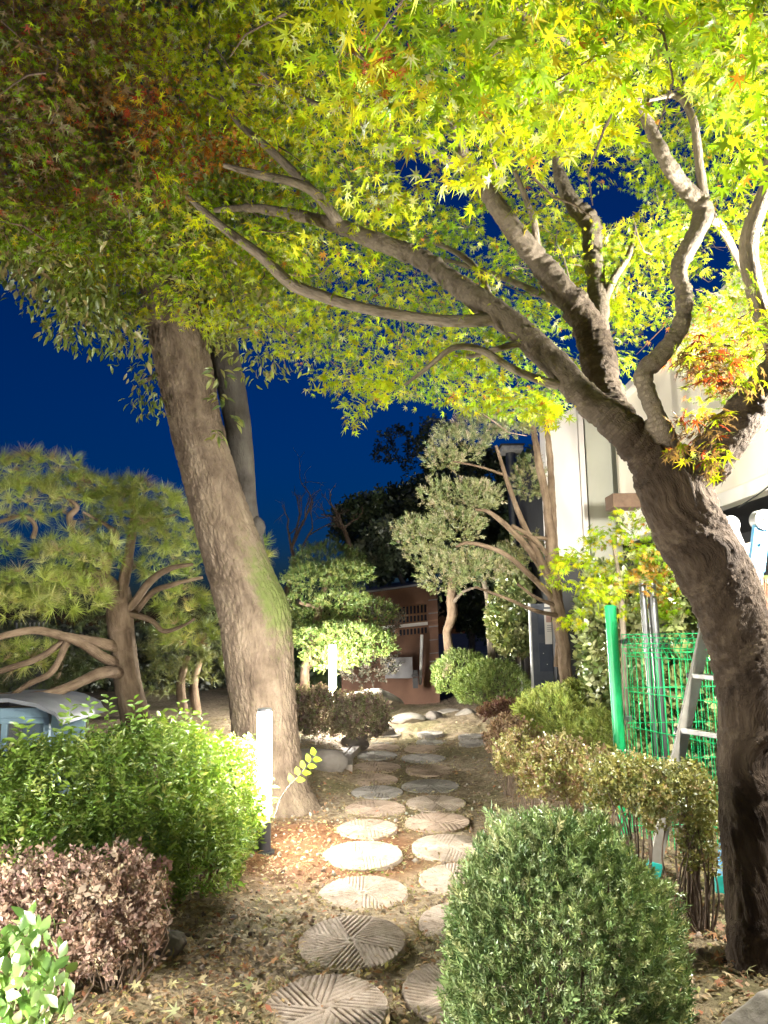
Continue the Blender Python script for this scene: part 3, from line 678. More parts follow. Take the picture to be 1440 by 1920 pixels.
def merged_wood(root, limbs, name, mat, voxel, disp, freq, stretch=0.25, seed=0.0, lobes=0.3):
    """tubes fused by voxel remeshing, then given bark relief along the limb they lie on"""
    Vs, Fs, n0, SK, SR, ST, SS = [], [], 0, [], [], [], []
    for L in limbs:
        P = spline(limb(L), 0.02); V, F = tube_np(P[:, :3], P[:, 3], 20)
        cap = [list(range(20))[::-1], [(len(P) - 1) * 20 + i for i in range(20)]]
        Vs.append(V); Fs += [tuple(np.array(f) + n0) for f in F.tolist()] + [tuple(np.array(f) + n0) for f in cap]; n0 += len(V)
        SK.append(P[:, :3]); SR.append(P[:, 3]); ST.append(frames(P[:, :3])[0]); SS.append(np.concatenate([[0], np.cumsum(np.linalg.norm(np.diff(P[:, :3], axis=0), axis=1))]) + 7.3 * len(SK))
    me = bpy.data.meshes.new('tmp'); me.from_pydata([tuple(v) for v in np.vstack(Vs)], [], [tuple(int(i) for i in f) for f in Fs])
    o = bpy.data.objects.new('tmp', me); COL.objects.link(o)
    md = o.modifiers.new('r', 'REMESH'); md.mode = 'VOXEL'; md.voxel_size = voxel; md.use_smooth_shade = True
    sm = o.modifiers.new('s', 'SMOOTH'); sm.factor = 0.5; sm.iterations = 6
    ev = o.evaluated_get(bpy.context.evaluated_depsgraph_get()); em = ev.to_mesh()
    V = np.zeros(len(em.vertices) * 3, np.float32); em.vertices.foreach_get('co', V); V = V.reshape(-1, 3).astype(float)
    Nn = np.zeros(len(em.vertices) * 3, np.float32); em.vertices.foreach_get('normal', Nn); Nn = Nn.reshape(-1, 3)
    F = np.array([list(p.vertices) for p in em.polygons if len(p.vertices) == 4])
    ev.to_mesh_clear(); bpy.data.objects.remove(o); bpy.data.meshes.remove(me)
    SK, SR, ST, SS = np.vstack(SK), np.concatenate(SR), np.vstack(ST), np.concatenate(SS)
    q = np.zeros_like(V); rad = np.zeros(len(V))
    for a in range(0, len(V), 4000):
        D = np.linalg.norm(V[a:a + 4000, None] - SK[None], axis=2) - 0.6 * SR[None]; k = np.argmin(D, 1)
        t = ST[k]; r_ = V[a:a + 4000] - SK[k]; along = np.sum(r_ * t, 1, keepdims=True)
        q[a:a + 4000] = (r_ - along * t) + t * (SS[k][:, None] + along) * stretch; rad[a:a + 4000] = SR[k]
    h1 = 1 - np.clip(worley(q * freq + seed) / .45, 0, 1) ** .7; h2 = fbm(q * freq * 0.22 + 5 + seed, 3) - 0.5
    amp = np.clip(rad / 0.12, 0.15, 1.25)
    V = V + Nn * (amp * (disp * (0.55 - h1) + lobes * disp * 9 * h2))[:, None]
    return wpart(name, V, F, M[mat], root, smooth=True, attrs={'bark': q, 'thin': np.clip((0.10 - rad) / 0.055, 0, 1)})

# ---- big leaning tree on the left
TB = ground_at(512, 1508, 0.03)
big = thing('leaning_tree', (TB[0], TB[1], 0), 'big leaning tree with fissured mossy trunk behind the near light bollard', 'tree')
d0 = TB[1]
BIG = [(520, 1560, d0, 100), (514, 1525, d0, 82), (506, 1470, d0, 67), (500, 1400, d0, 61), (492, 1300, d0, 60), (483, 1200, d0, 65), (477, 1150, d0, 65), (457, 1095, d0, 60), (425, 1000, d0, 54),
       (395, 900, d0, 50), (368, 800, d0, 50), (347, 700, d0 - .1, 53), (326, 600, d0 - .2, 55), (306, 480, d0 - .3, 54), (290, 330, d0 - .4, 46), (300, 180, d0 - .4, 36), (330, 20, d0 - .4, 26)]
P = spline(limb(BIG), 0.0135)
V, F, at_ = bark_tube(P, 250, 0.013, 26, 0.36, seed=4.2, lobes=0.12, cells=True)
mpx, mpy, _ = project(V)
right_side = np.clip((mpx - np.interp(mpy, [r[1] for r in BIG][::-1], [r[0] for r in BIG][::-1])) / 34, -1, 1)
moss_v = np.clip(0.04 + 0.46 * right_side * np.exp(-((mpy - 1115) / 90) ** 2) + 0.05 * np.exp(-((mpy - 1100) / 150) ** 2), 0, 1)
at_['moss'] = moss_v
wpart('trunk', V, F, M['bark_big'], big, smooth=True, attrs=at_)
for k, pts in enumerate([[(315, 540, d0 - .3, 30), (240, 420, d0 - .8, 20), (150, 330, d0 - 1.0, 12), (60, 260, d0 - 1.2, 6)], [(306, 470, d0 - .3, 26), (380, 380, d0 + .3, 16), (470, 260, d0 + .6, 9)],
                         [(325, 620, d0 - .2, 16), (250, 580, d0 + .2, 10), (150, 560, d0 + .3, 6), (60, 520, d0 + .3, 3)], [(345, 690, d0, 9), (300, 700, d0 + .3, 5), (262, 720, d0 + .4, 3)],
                         [(340, 640, d0 - .1, 12), (440, 600, d0 + .3, 7), (560, 620, d0 + .4, 4)]]):
    branch(big, pts, 10, 0.08, 0.004, 40, 'bark_big', seed=k * 3.1)

# ---- grey trunk behind it
GB = ground_at(505, 1455, 0.1)
grey = thing('grey_tree', (GB[0], GB[1], 0.05), 'smooth grey trunk rising behind the big leaning tree', 'tree')
dg = GB[1]
branch(grey, [(508, 1465, dg, 34), (500, 1300, dg, 30), (490, 1150, dg, 26), (474, 1020, dg, 21), (462, 950, dg, 20), (455, 880, dg, 22), (446, 800, dg, 25), (436, 740, dg, 27), (424, 680, dg, 28), (410, 590, dg, 27), (400, 450, dg, 22)], 40, 0.03, 0.004, 30, 'bark_grey', 'trunk', 8.0, 0.15)
V, F = ICO2; bc = at(482, 988, dg - .05)
wpart('burl', V * np.array([.09, .09, .13]) * (1 + .3 * (fbm(V * 2, 3) - .5))[:, None] + bc, F, M['bark_grey'], grey, smooth=True, attrs={'bark': V * .1})

# ---- maple on the right
MD = 3.85
maple = thing('maple_tree', (at(1440, 1840, MD)[0], MD, 0.05), 'large maple with twisting dark trunk and yellow green leaves over the path', 'tree')
m_ = MD
MAPLE_LIMBS = [
    [(1452, 1960, m_ - .1, 92), (1432, 1850, m_, 64), (1414, 1720, m_, 46), (1400, 1600, m_, 40), (1393, 1480, m_, 41), (1398, 1360, m_, 46), (1392, 1230, m_, 54), (1356, 1105, m_, 62), (1300, 1000, m_, 63), (1265, 920, m_, 66), (1240, 860, m_, 52)],
    [(1455, 1330, m_ + .05, 40), (1418, 1240, m_, 44), (1392, 1170, m_, 44), (1372, 1110, m_, 40)],                                    # buttress on the right
    [(1262, 925, m_, 48), (1212, 850, m_, 42), (1152, 790, m_, 33), (1086, 733, m_ + .05, 29), (1010, 652, m_ + .1, 27), (930, 586, m_ + .15, 25), (860, 535, m_ + .2, 22), (790, 486, m_ + .3, 20), (705, 452, m_ + .35, 17), (640, 426, m_ + .4, 15), (560, 404, m_ + .5, 12), (470, 390, m_ + .6, 9), (400, 395, m_ + .7, 6)],
    [(1190, 830, m_, 34), (1150, 770, m_ + .1, 33), (1128, 710, m_ + .2, 33), (1116, 645, m_ + .3, 33), (1088, 588, m_ + .3, 30), (1042, 528, m_ + .3, 27), (1008, 488, m_ + .3, 23), (962, 430, m_ + .2, 21), (922, 372, m_ + .1, 18), (880, 310, m_, 14), (850, 230, m_ - .2, 9)],
    [(1118, 640, m_ + .3, 24), (1122, 570, m_ + .5, 20), (1112, 480, m_ + .6, 19), (1108, 420, m_ + .6, 20), (1075, 382, m_ + .6, 17), (1050, 330, m_ + .6, 13), (1040, 270, m_ + .6, 9)],
    [(1258, 880, m_, 34), (1248, 830, m_ - .05, 24), (1235, 790, m_ - .1, 19), (1214, 738, m_ - .1, 17), (1207, 698, m_ - .1, 18), (1240, 665, m_ - .1, 19), (1276, 612, m_ - .1, 17), (1283, 550, m_ - .1, 16), (1272, 505, m_ - .1, 17), (1298, 450, m_ - .1, 18), (1320, 395, m_ - .1, 21), (1284, 352, m_ - .15, 17), (1245, 295, m_ - .25, 15), (1213, 225, m_ - .3, 12), (1190, 175, m_ - .4, 7)],
    [(1270, 915, m_, 52), (1318, 872, m_ - .05, 48), (1368, 812, m_ - .1, 40), (1420, 742, m_ - .15, 34), (1480, 650, m_ - .2, 29), (1530, 520, m_ - .3, 24)],
]
merged_wood(maple, MAPLE_LIMBS, 'trunk', 'bark_maple', 0.012, 0.011, 30, 0.16, 2.0, 0.55)
MAPLE_BR = [
    [(925, 598, m_ + .15, 14), (860, 602, m_ + .1, 12), (800, 598, m_ + .1, 11), (690, 580, m_ + .1, 11), (605, 556, m_ + .1, 12), (545, 532, m_ + .1, 12), (492, 482, m_ + .1, 11), (425, 432, m_ + .1, 9), (350, 368, m_ + .1, 5)],
    [(640, 426, m_ + .4, 12), (600, 372, m_ + .3, 10), (560, 345, m_ + .2, 9), (480, 326, m_ + .1, 8), (420, 310, m_ + .1, 5)],
    [(600, 372, m_ + .3, 9), (548, 320, m_ + .4, 9), (500, 275, m_ + .4, 8), (440, 222, m_ + .5, 5), (400, 150, m_ + .6, 3)],
    [(1045, 722, m_ + .05, 10), (1000, 708, m_, 8), (950, 685, m_, 7), (900, 655, m_, 7), (850, 652, m_ - .1, 6), (800, 690, m_ - .1, 5), (758, 722, m_ - .1, 3)],
    [(985, 640, m_ + .1, 8), (930, 655, m_ + .1, 7), (880, 668, m_ + .2, 5), (840, 660, m_ + .3, 4)],
    [(1008, 470, m_ + .3, 8), (1002, 420, m_ + .2, 7), (985, 370, m_ + .1, 6), (965, 320, m_, 4)],
    [(1122, 590, m_ + .5, 9), (1150, 525, m_ + .5, 8), (1178, 480, m_ + .6, 6), (1190, 430, m_ + .7, 4)],
    [(1322, 392, m_ - .1, 13), (1312, 310, m_ - .2, 9), (1300, 225, m_ - .3, 8), (1270, 180, m_ - .3, 7), (1215, 188, m_ - .4, 4)],
    [(1470, 690, m_ - .2, 22), (1420, 560, m_ - .1, 18), (1405, 450, m_ - .1, 18), (1440, 340, m_ - .2, 14), (1450, 200, m_ - .3, 9)],
    [(1325, 395, m_ - .1, 10), (1360, 440, m_ + .2, 8), (1400, 520, m_ + .4, 6)],
    [(870, 320, m_, 9), (760, 260, m_ - .2, 8), (640, 215, m_ - .2, 7), (560, 180, m_ - .2, 6), (490, 135, m_ - .2, 3)],
    [(1190, 180, m_ - .4, 6), (1080, 90, m_ - .8, 5), (960, 10, m_ - 1.1, 4)],
    [(930, 580, m_ + .15, 7), (880, 490, m_ + .6, 6), (780, 440, m_ + 1.0, 4)], [(1100, 600, m_ + .3, 8), (990, 540, m_ + .8, 7), (880, 500, m_ + 1.2, 5), (760, 470, m_ + 1.5, 3)],
]
for k, pts in enumerate(MAPLE_BR): branch(maple, pts, 14, 0.03, 0.004, 40, 'bark_maple', seed=k * 2.3, lobes=0.3)
# ------------------------------------------------------------------ crowns over the path
def in_poly(x, y, poly):
    x, y = np.asarray(x), np.asarray(y); ins = np.zeros(x.shape, bool); n = len(poly)
    for i in range(n):
        (x0, y0), (x1, y1) = poly[i], poly[(i + 1) % n]
        c = ((y0 > y) != (y1 > y)) & (x < (x1 - x0) * (y - y0) / (y1 - y0 + 1e-9) + x0); ins ^= c
    return ins
def seg_dist(x, y, pts):
    """distance in pixels to a limb's outline (negative inside) and the limb's depth there"""
    best = np.full(x.shape, 1e9); dep = np.zeros(x.shape)
    for (x0, y0, d0_, r0), (x1, y1, d1_, r1) in zip(pts[:-1], pts[1:]):
        dx, dy = x1 - x0, y1 - y0; t = np.clip(((x - x0) * dx + (y - y0) * dy) / (dx * dx + dy * dy + 1e-9), 0, 1)
        dd = np.hypot(x - x0 - t * dx, y - y0 - t * dy) - (r0 + t * (r1 - r0)); k = dd < best
        best = np.where(k, dd, best); dep = np.where(k, d0_ + t * (d1_ - d0_), dep)
    return best, dep

def sprays(centres, radius, per, flat=0.35, up=0.6, out=0.8):
    """leaf positions and frames for sprays round the given centres"""
    n = len(centres); k = np.repeat(np.arange(n), per); m = len(k)
    d = unit(rng.normal(size=(m, 3))); r = rng.uniform(0.15, 1, m) ** 0.6
    off = d * r[:, None] * np.array([1, 1, flat]) * (radius[k] if np.ndim(radius) else radius)[..., None] if np.ndim(radius) else d * r[:, None] * np.array([1, 1, flat]) * radius
    T = centres[k] + off
    zk = unit(np.array([0, 0, 1.0]) * up + rng.normal(size=(n, 3)) * 0.45)
    z = unit(zk[k] + off / np.maximum(np.linalg.norm(off, axis=1, keepdims=True), 1e-6) * 0.35 + rng.normal(size=(m, 3)) * 0.28)
    tip = unit(off * np.array([1, 1, 0.2]) / np.maximum(np.linalg.norm(off, axis=1, keepdims=True), 1e-6) * out + rng.normal(size=(m, 3)) * 0.5 + np.array([0, 0, -0.8]))
    return T, rot_from(z, tip), k

GREEN, LIME, YEL, ORANGE, RED, BROWN, PALE, DEEP = (0.22, 0.34, 0.015), (0.40, 0.48, 0.015), (0.55, 0.50, 0.02), (0.48, 0.20, 0.03), (0.34, 0.06, 0.025), (0.22, 0.14, 0.06), (0.40, 0.42, 0.20), (0.05, 0.11, 0.012)
MAPLE_POLY = [(300, -80), (1560, -80), (1560, 800), (1440, 700), (1385, 770), (1290, 720), (1262, 690), (1180, 640), (1210, 730), (1070, 760), (1030, 800), (940, 785), (820, 760), (735, 745), (700, 800), (665, 815), (640, 770), (585, 720), (560, 690), (470, 640), (360, 610), (240, 600), (60, 500), (-120, 440), (-120, -80)]
HOLES = [(1150, 385, 62, 40), (850, 372, 38, 26), (775, 310, 40, 22), (925, 420, 24, 34), (1352, 470, 28, 52), (1240, 630, 36, 24), (1325, 530, 26, 20), (905, 470, 18, 16), (1130, 300, 18, 14), (760, 345, 16, 10)]
VIS = [MAPLE_LIMBS[2][:-1], MAPLE_LIMBS[3][:-2], MAPLE_LIMBS[4][:-1], MAPLE_LIMBS[5][:-1], MAPLE_LIMBS[6], MAPLE_LIMBS[0][5:], MAPLE_BR[0][:-1], MAPLE_BR[1][:-1], MAPLE_BR[2][:-1], MAPLE_BR[3], MAPLE_BR[7], MAPLE_BR[5], MAPLE_BR[6]]
def screen_ok(T, keep_branch=0.06, holes=True, grow=0.78):
    px, py, w = project(T); ok = w > 0.9
    if holes:
        nz = (fbm(np.stack([px / 26, py / 26, 0 * px], -1), 2) - 0.5) * 1.3
        for hx, hy, a, b in HOLES: ok &= ((px - hx) / (a * grow)) ** 2 + ((py - hy) / (b * grow)) ** 2 > 1 + nz
    u = rng.uniform(size=len(T))
    for L in VIS:
        dist, dep = seg_dist(px, py, L); ok &= ~((dist < 17) & (w * 1.0 < dep + 0.15) & (u > keep_branch))
    return ok

def maple_palette(T):
    px, py, w = project(T); n = len(T)
    nz = fbm(T * 1.1 + 3, 3); nz2 = fbm(T * 4 + 40, 2); u = rng.uniform(size=n)
    c = np.empty((n, 3)); g = np.array
    base = np.where((nz > 0.52)[:, None], g(LIME), g(GREEN)); c[:] = base
    c[(u < 0.20) & (nz > 0.42)] = YEL; c[(u > 0.20) & (u < 0.30)] = PALE
    c[(u > 0.975) & (nz2 > 0.5)] = ORANGE
    hot = np.exp(-(((px - 400) / 70) ** 2 + ((py - 290) / 45) ** 2)) + np.exp(-(((px - 250) / 80) ** 2 + ((py - 210) / 50) ** 2)) + np.exp(-(((px - 720) / 40) ** 2 + ((py - 130) / 40) ** 2)) * .7
    k = rng.uniform(size=n) < hot * 0.75; c[k] = g(ORANGE); k = rng.uniform(size=n) < hot * 0.35; c[k] = g(RED)
    brn = 1 / (1 + np.exp((px - 300) / 40)) / (1 + np.exp((py - 400) / 50)); k = rng.uniform(size=n) < brn * 0.55; c[k] = g(BROWN) * 1.1; k = rng.uniform(size=n) < brn * 0.06; c[k] = g(RED)
    red = np.maximum(np.exp(-(((px - 1330) / 85) ** 2 + ((py - 690) / 60) ** 2)), .8 * np.exp(-(((px - 1300) / 55) ** 2 + ((py - 825) / 50) ** 2))); k = rng.uniform(size=n) < red * 0.6; c[k] = g(BROWN); k = rng.uniform(size=n) < red * 0.3; c[k] = g(RED)
    return np.clip(c * (1 + rng.uniform(-.25, .25, (n, 1))) * (1 + rng.uniform(-.1, .1, (n, 3))), .004, .9)

def canopy(n_try, poly, dfun, per, rad):
    m = n_try // 7; px = rng.uniform(-80, 1560, m); py = rng.uniform(-120, 860, m); k = in_poly(px, py, poly); px, py = px[k], py[k]; d = dfun(px, py)
    P0 = np.array([at(a, b, c) for a, b, c in zip(px, py, d)])                # boughs, each a tier of sprays
    tilt = rng.normal(size=(len(P0), 2)) * 0.18; k = np.repeat(np.arange(len(P0)), 9); o = rng.normal(size=(len(k), 3)) * np.array([.30, .30, .05]); o[:, 2] += o[:, 0] * tilt[k, 0] + o[:, 1] * tilt[k, 1]
    C_ = P0[k] + o; x, y, w = project(C_)
    return C_[in_poly(x, y, poly) & (w > 1.2)]
# three storeys: boughs behind the limbs, boughs among them, and sprays hanging near the camera
CM = [canopy(2700, MAPLE_POLY, lambda x, y: rng.uniform(4.3, 6.6, len(x)), 0, 0)]
NEAR_POLY = [(540, -100), (1560, -100), (1560, 330), (1400, 260), (1330, 170), (1190, 190), (1100, 300), (960, 350), (840, 320), (760, 200), (640, 120), (520, 60)]
CM.append(canopy(820, NEAR_POLY, lambda x, y: rng.uniform(1.9, 3.3, len(x)), 0, 0))
MID_POLY = [(360, 200), (560, 20), (700, 60), (820, 250), (780, 420), (1000, 560), (980, 760), (700, 790), (660, 640), (420, 560), (300, 480), (240, 380)]
CM.append(canopy(420, MID_POLY, lambda x, y: rng.uniform(3.2, 4.2, len(x)), 0, 0))
CM.append(canopy(1000, [(-120, -120), (420, -120), (400, 240), (300, 470), (100, 500), (-120, 440)], lambda x, y: rng.uniform(3.6, 5.2, len(x)), 0, 0))
CM = np.vstack(CM)
hx_, hy_, _ = project(CM); keep = np.ones(len(CM), bool)
for hx, hy, a, b in HOLES: keep &= ((hx_ - hx) / (a * 1.12)) ** 2 + ((hy_ - hy) / (b * 1.12)) ** 2 > 1
CM = CM[keep]
T, R, k = sprays(CM, rng.uniform(0.16, 0.34, len(CM)), 30)
# single hanging sprays the photograph shows: by the fork, on the right edge, the drooping tip in the middle
extra = [(1300, 790, 3.3, .14, 60), (1340, 850, 3.25, .12, 60), (1285, 850, 3.3, .12, 40), (1345, 690, 3.2, .17, 90), (1400, 640, 3.0, .17, 60), (1300, 670, 3.3, .12, 40), (1420, 760, 2.9, .14, 40), (1380, 560, 3.1, .16, 50),
         (665, 770, 3.9, .10, 40), (655, 800, 3.9, .06, 18), (600, 720, 4.0, .12, 40), (980, 740, 3.6, .18, 80), (1030, 770, 3.6, .12, 60), (880, 740, 3.7, .16, 60), (1150, 680, 4.4, .2, 90), (1180, 600, 4.6, .2, 90), (700, 720, 3.8, .16, 70), (780, 700, 3.8, .16, 60),
         (1310, 320, 2.0, .05, 5), (1360, 360, 1.9, .12, 14), (1420, 250, 1.7, .16, 16), (1400, 60, 1.6, .2, 20), (930, 330, 2.5, .12, 26), (1060, 270, 2.5, .14, 30), (1000, 200, 2.4, .16, 40), (1180, 230, 2.4, .12, 24), (840, 260, 2.6, .12, 24)]
for px, py, d, r, n in extra:
    t, rr_, _ = sprays(at(px, py, d)[None], r, n, 0.8); T = np.vstack([T, t]); R = np.concatenate([R, rr_])
NX = 0
fork = [(1290, 800, 3.35, .09, 46), (1330, 845, 3.3, .09, 46), (1275, 850, 3.35, .07, 26), (1350, 790, 3.3, .08, 34), (1330, 690, 3.3, .14, 80), (1390, 700, 3.2, .12, 50), (1300, 660, 3.3, .10, 36), (1340, 880, 3.3, .06, 20), (1420, 620, 3.1, .12, 40)]
for px, py, d, r, n in fork:
    t, rr_, _ = sprays(at(px, py, d)[None], r, n, 0.9); T = np.vstack([T, t]); R = np.concatenate([R, rr_]); NX += n
px, py, w = project(T)
edge = in_poly(px, py, MAPLE_POLY) | (rng.uniform(size=len(T)) < 0.25) | (w < 3.5)
ok = screen_ok(T) & edge & (T[:, 2] > 1.9) & (w > 1.25)
ok[-NX:] = True; NXK = NX
T, R = T[ok], R[ok]
S = (0.05 + 0.065 * rng.uniform(size=len(T)) ** 1.3) * np.clip(1.12 - 0.075 * project(T)[2], .68, 1.0)
CC = maple_palette(T); kx = rng.uniform(size=NXK); CC[-NXK:] = np.where((kx < .62)[:, None], np.array([.13, .075, .05]) * rng.uniform(.6, 1.4, (NXK, 1)), CC[-NXK:] * .6)
S = S[:, None] * np.column_stack([rng.uniform(.8, 1.1, len(T)), rng.uniform(.9, 1.15, len(T)), rng.uniform(.3, 2.4, len(T))])
five = rng.uniform(size=len(T)) < 0.4
foliage(maple, MAPLE7, R[~five], T[~five], S[~five], CC[~five], M['leaf'], n_single=200)
foliage(maple, MAPLE5, R[five], T[five], S[five], CC[five], M['leaf'], n_single=100)
# thin twigs through the crown
tw = MB()
for c in CM[rng.choice(len(CM), 420, replace=False)]:
    if not screen_ok(c[None], 0.0)[0]: continue
    p = c.copy(); pts = [p]; d = unit(rng.normal(size=3) * np.array([1, 1, .4]))
    for s in range(3): d = unit(d + rng.normal(size=3) * .35); p = p + d * rng.uniform(.08, .17); pts.append(p)
    tw.tube(np.array(pts), np.linspace(.006, .002, 4), 5, False)
o = tw.build('twigs', M['twig'], maple); o.location = tuple(-np.array(maple.location)); o['kind'] = 'stuff'

# ---- crown of the big leaning tree: narrow hanging leaves, green turning brown
BIG_POLY = [(-120, -120), (470, -120), (520, 200), (520, 420), (640, 560), (600, 690), (540, 715), (470, 720), (420, 660), (370, 640), (330, 720), (318, 838), (285, 812), (240, 760), (190, 690), (110, 650), (45, 605), (20, 560), (-30, 520), (-120, 480)]
CB = canopy(1900, BIG_POLY, lambda x, y: rng.uniform(5.3, 7.9, len(x)) + 0.3 * (y > 600), 0, 0)
T, R, k = sprays(CB, rng.uniform(0.2, 0.4, len(CB)), 26, 0.6, 0.5, 0.6)
px, py, w = project(T)
nzb = (fbm(np.stack([px / 30, py / 30, 0 * px], -1), 2) - .5) * 40
ok = in_poly(px + nzb, py + nzb, BIG_POLY)
tr, dep = seg_dist(px, py, BIG); ok &= ~((tr < -2) & (w < dep + .2) & (py > 590))
T, R = T[ok], R[ok]; px, py = px[ok], py[ok]
R = rot_from(R[:, :, 2] + rng.normal(size=(len(T), 3)) * .5, R[:, :, 1] + np.array([0, 0, -0.9]))
u = rng.uniform(size=len(T)); nz = fbm(T * 1.6, 3)
cb = np.where((nz > .5)[:, None], np.array((0.24, 0.27, 0.035)), np.array((0.15, 0.20, 0.026)))
br = 1 / (1 + np.exp((py - 470 + 0.25 * px) / 45)) / (1 + np.exp((px - 340) / 40)); kk = rng.uniform(size=len(T)) < br * .75; cb[kk] = (0.22, 0.15, 0.06)
cb[(u < .12)] = (0.30, 0.25, 0.09); kk = (rng.uniform(size=len(T)) < 0.12) & (py < 330) & (px < 330); cb[kk] = (0.24, 0.10, 0.04)
cb = np.clip(cb * (1 + rng.uniform(-.3, .3, (len(T), 1))), .004, .8)
foliage(big, LANCE, R, T, rng.uniform(0.06, 0.105, len(T)), cb, M['leaf_dull'])
# the far side of the same crown
CF = canopy(2600, [(-120, -120), (600, -120), (640, 300), (560, 560), (330, 600), (100, 560), (-120, 430)], lambda x, y: rng.uniform(7.4, 9.2, len(x)), 0, 0)
Tf, Rf, kf = sprays(CF, 0.4, 22, 0.7, 0.4, 0.5)
V, F, c = scatter(small_leaf(.25), Rf, Tf, rng.uniform(.10, .15, len(Tf)), jitter_colors(len(Tf), [(0.14, 0.18, 0.03), (0.20, 0.17, 0.05), (0.10, 0.14, 0.025)])); wpart('far_crown', V, F, M['leaf_dull'], big, c, kind='stuff')
# pale sprouts on the trunk
for px, py, d, r, n in [(408, 700, 6.4, .10, 14), (412, 745, 6.4, .08, 12), (440, 785, 6.6, .06, 8), (405, 815, 6.5, .06, 10)]:
    t, rr_, _ = sprays(at(px, py, d)[None], r, n, 0.9)
    V, F, c = scatter(LANCE, rr_, t, np.full(n, .10), jitter_colors(n, [(0.28, 0.30, 0.08), (0.10, 0.14, 0.03)])); wpart('sprout', V, F, M['leaf_dull'], big, c, kind='stuff')

# ------------------------------------------------------------------ pines
def pads(specs, tmpl, per_m2, size, cols, weights=None, thick=0.4, upb=0.9, spread=0.9):
    """flattened cushions of foliage: [(px, py, depth, rx px, ry px)] -> T, R, S, C"""
    Ts, Ns = [], []
    for (px, py, d, rx, ry) in specs:
        c = at(px, py, d); a, b = rx * d / F_PX, ry * d / F_PX; dep = max(a * 0.8, b)
        n = int(per_m2 * (a * dep + a * b + dep * b) * 2.6)
        v = unit(rng.normal(size=(n, 3))); r = rng.uniform(0.55, 1.0, n) ** 0.5
        lump = 0.6 + 0.8 * fbm(v * 2.6 + px, 2)
        Ts.append(c + v * (r * lump)[:, None] * np.array([a, dep, b])); Ns.append(v)
    T = np.vstack(Ts); N = unit(np.vstack(Ns) * spread + np.array([0, 0, upb]) + rng.normal(size=T.shape) * .35)
    R = rot_from(N, rng.normal(size=T.shape)); S = rng.uniform(size[0], size[1], len(T))
    return T, R, S, jitter_colors(len(T), cols, weights)

PD = 8.6
pb = ground_at(268, 1440, 0.1)
pine = thing('garden_pine', (at(268, 1440, PD)[0], PD, 0.05), 'Japanese style pine with cushions of long needles left of the big trunk', 'tree')
PINE_WOOD = [
    [(272, 1470, PD, 36), (262, 1380, PD, 32), (242, 1290, PD, 29), (229, 1200, PD, 28), (224, 1135, PD, 28), (226, 1100, PD, 20)],
    [(224, 1135, PD, 24), (205, 1095, PD - .1, 19), (165, 1072, PD - .2, 13), (110, 1078, PD - .3, 8)],
    [(228, 1110, PD, 15), (240, 1050, PD + .1, 13), (248, 1000, PD + .2, 12), (254, 950, PD + .3, 8)],
    [(195, 1090, PD - .1, 12), (205, 1040, PD - .2, 11), (218, 1005, PD - .2, 9), (200, 985, PD - .2, 6), (155, 960, PD - .3, 4)],
    [(236, 1150, PD, 11), (282, 1090, PD - .1, 9), (320, 1066, PD - .1, 7), (362, 1058, PD - .1, 4)],
    [(238, 1165, PD, 10), (285, 1112, PD + .2, 8), (330, 1094, PD + .3, 6), (380, 1082, PD + .4, 3)],
    [(240, 1150, PD, 9), (282, 1163, PD - .2, 7), (308, 1184, PD - .2, 6), (345, 1172, PD - .3, 4), (365, 1160, PD - .3, 3)],
    [(228, 1215, PD, 15), (180, 1205, PD - .3, 13), (128, 1196, PD - .5, 12), (60, 1182, PD - .7, 10), (-20, 1200, PD - .9, 7)],
    [(228, 1250, PD, 16), (190, 1230, PD - .3, 13), (150, 1205, PD - .5, 11), (110, 1192, PD - .6, 8)],
    [(128, 1200, PD - .5, 9), (98, 1258, PD - .7, 8), (52, 1284, PD - .8, 7), (0, 1318, PD - .9, 6)],
    [(120, 1202, PD - .5, 8), (70, 1235, PD - .6, 8), (-10, 1262, PD - .7, 7)],
    [(232, 1262, PD, 16), (190, 1262, PD - .5, 14), (120, 1292, PD - .7, 12), (60, 1305, PD - .8, 10), (-20, 1305, PD - .9, 7)],
    [(140, 1000, PD - .3, 6), (130, 970, PD - .3, 8), (145, 950, PD - .3, 6), (120, 930, PD - .3, 4)], [(62, 1010, PD - .5, 7), (66, 985, PD - .5, 6), (40, 968, PD - .5, 5), (-20, 985, PD - .5, 5)],
    [(132, 1008, PD - .3, 5), (140, 975, PD - .3, 5)], [(250, 985, PD + .2, 7), (285, 975, PD + .1, 5), (330, 965, PD, 3)], [(228, 1140, PD, 8), (228, 1090, PD - .2, 6), (235, 1055, PD - .3, 4)]]
for k, pts in enumerate(PINE_WOOD): branch(pine, [(x, y, d, r * (.86 if k == 0 else .74)) for x, y, d, r in pts], 48 if k == 0 else 22, 0.025, 0.016 if k == 0 else 0.009, 26, 'bark_pine', 'trunk' if k == 0 else 'branch', k * 1.7, 0.35)
PADS_P = [(70, 885, PD - .4, 95, 30), (40, 940, PD - .5, 90, 38), (150, 915, PD - .3, 60, 28), (215, 925, PD + .1, 75, 32), (270, 945, PD + .1, 75, 40), (325, 985, PD, 55, 48), (230, 975, PD, 70, 25), (290, 1005, PD - .1, 60, 25), (150, 1025, PD - .5, 70, 28), (120, 1050, PD - .6, 70, 26), (180, 1050, PD - .5, 50, 22),
          (60, 1100, PD - .8, 95, 34), (130, 1120, PD - .7, 85, 30), (20, 1130, PD - .8, 70, 30), (370, 1050, PD + .4, 40, 38), (340, 1130, PD + .7, 55, 26), (300, 1060, PD + .8, 50, 22), (480, 1045, PD + 1.0, 28, 36), (350, 1190, PD + .9, 60, 24), (40, 1230, PD + .3, 70, 26), (-20, 1020, PD - .5, 50, 30)]
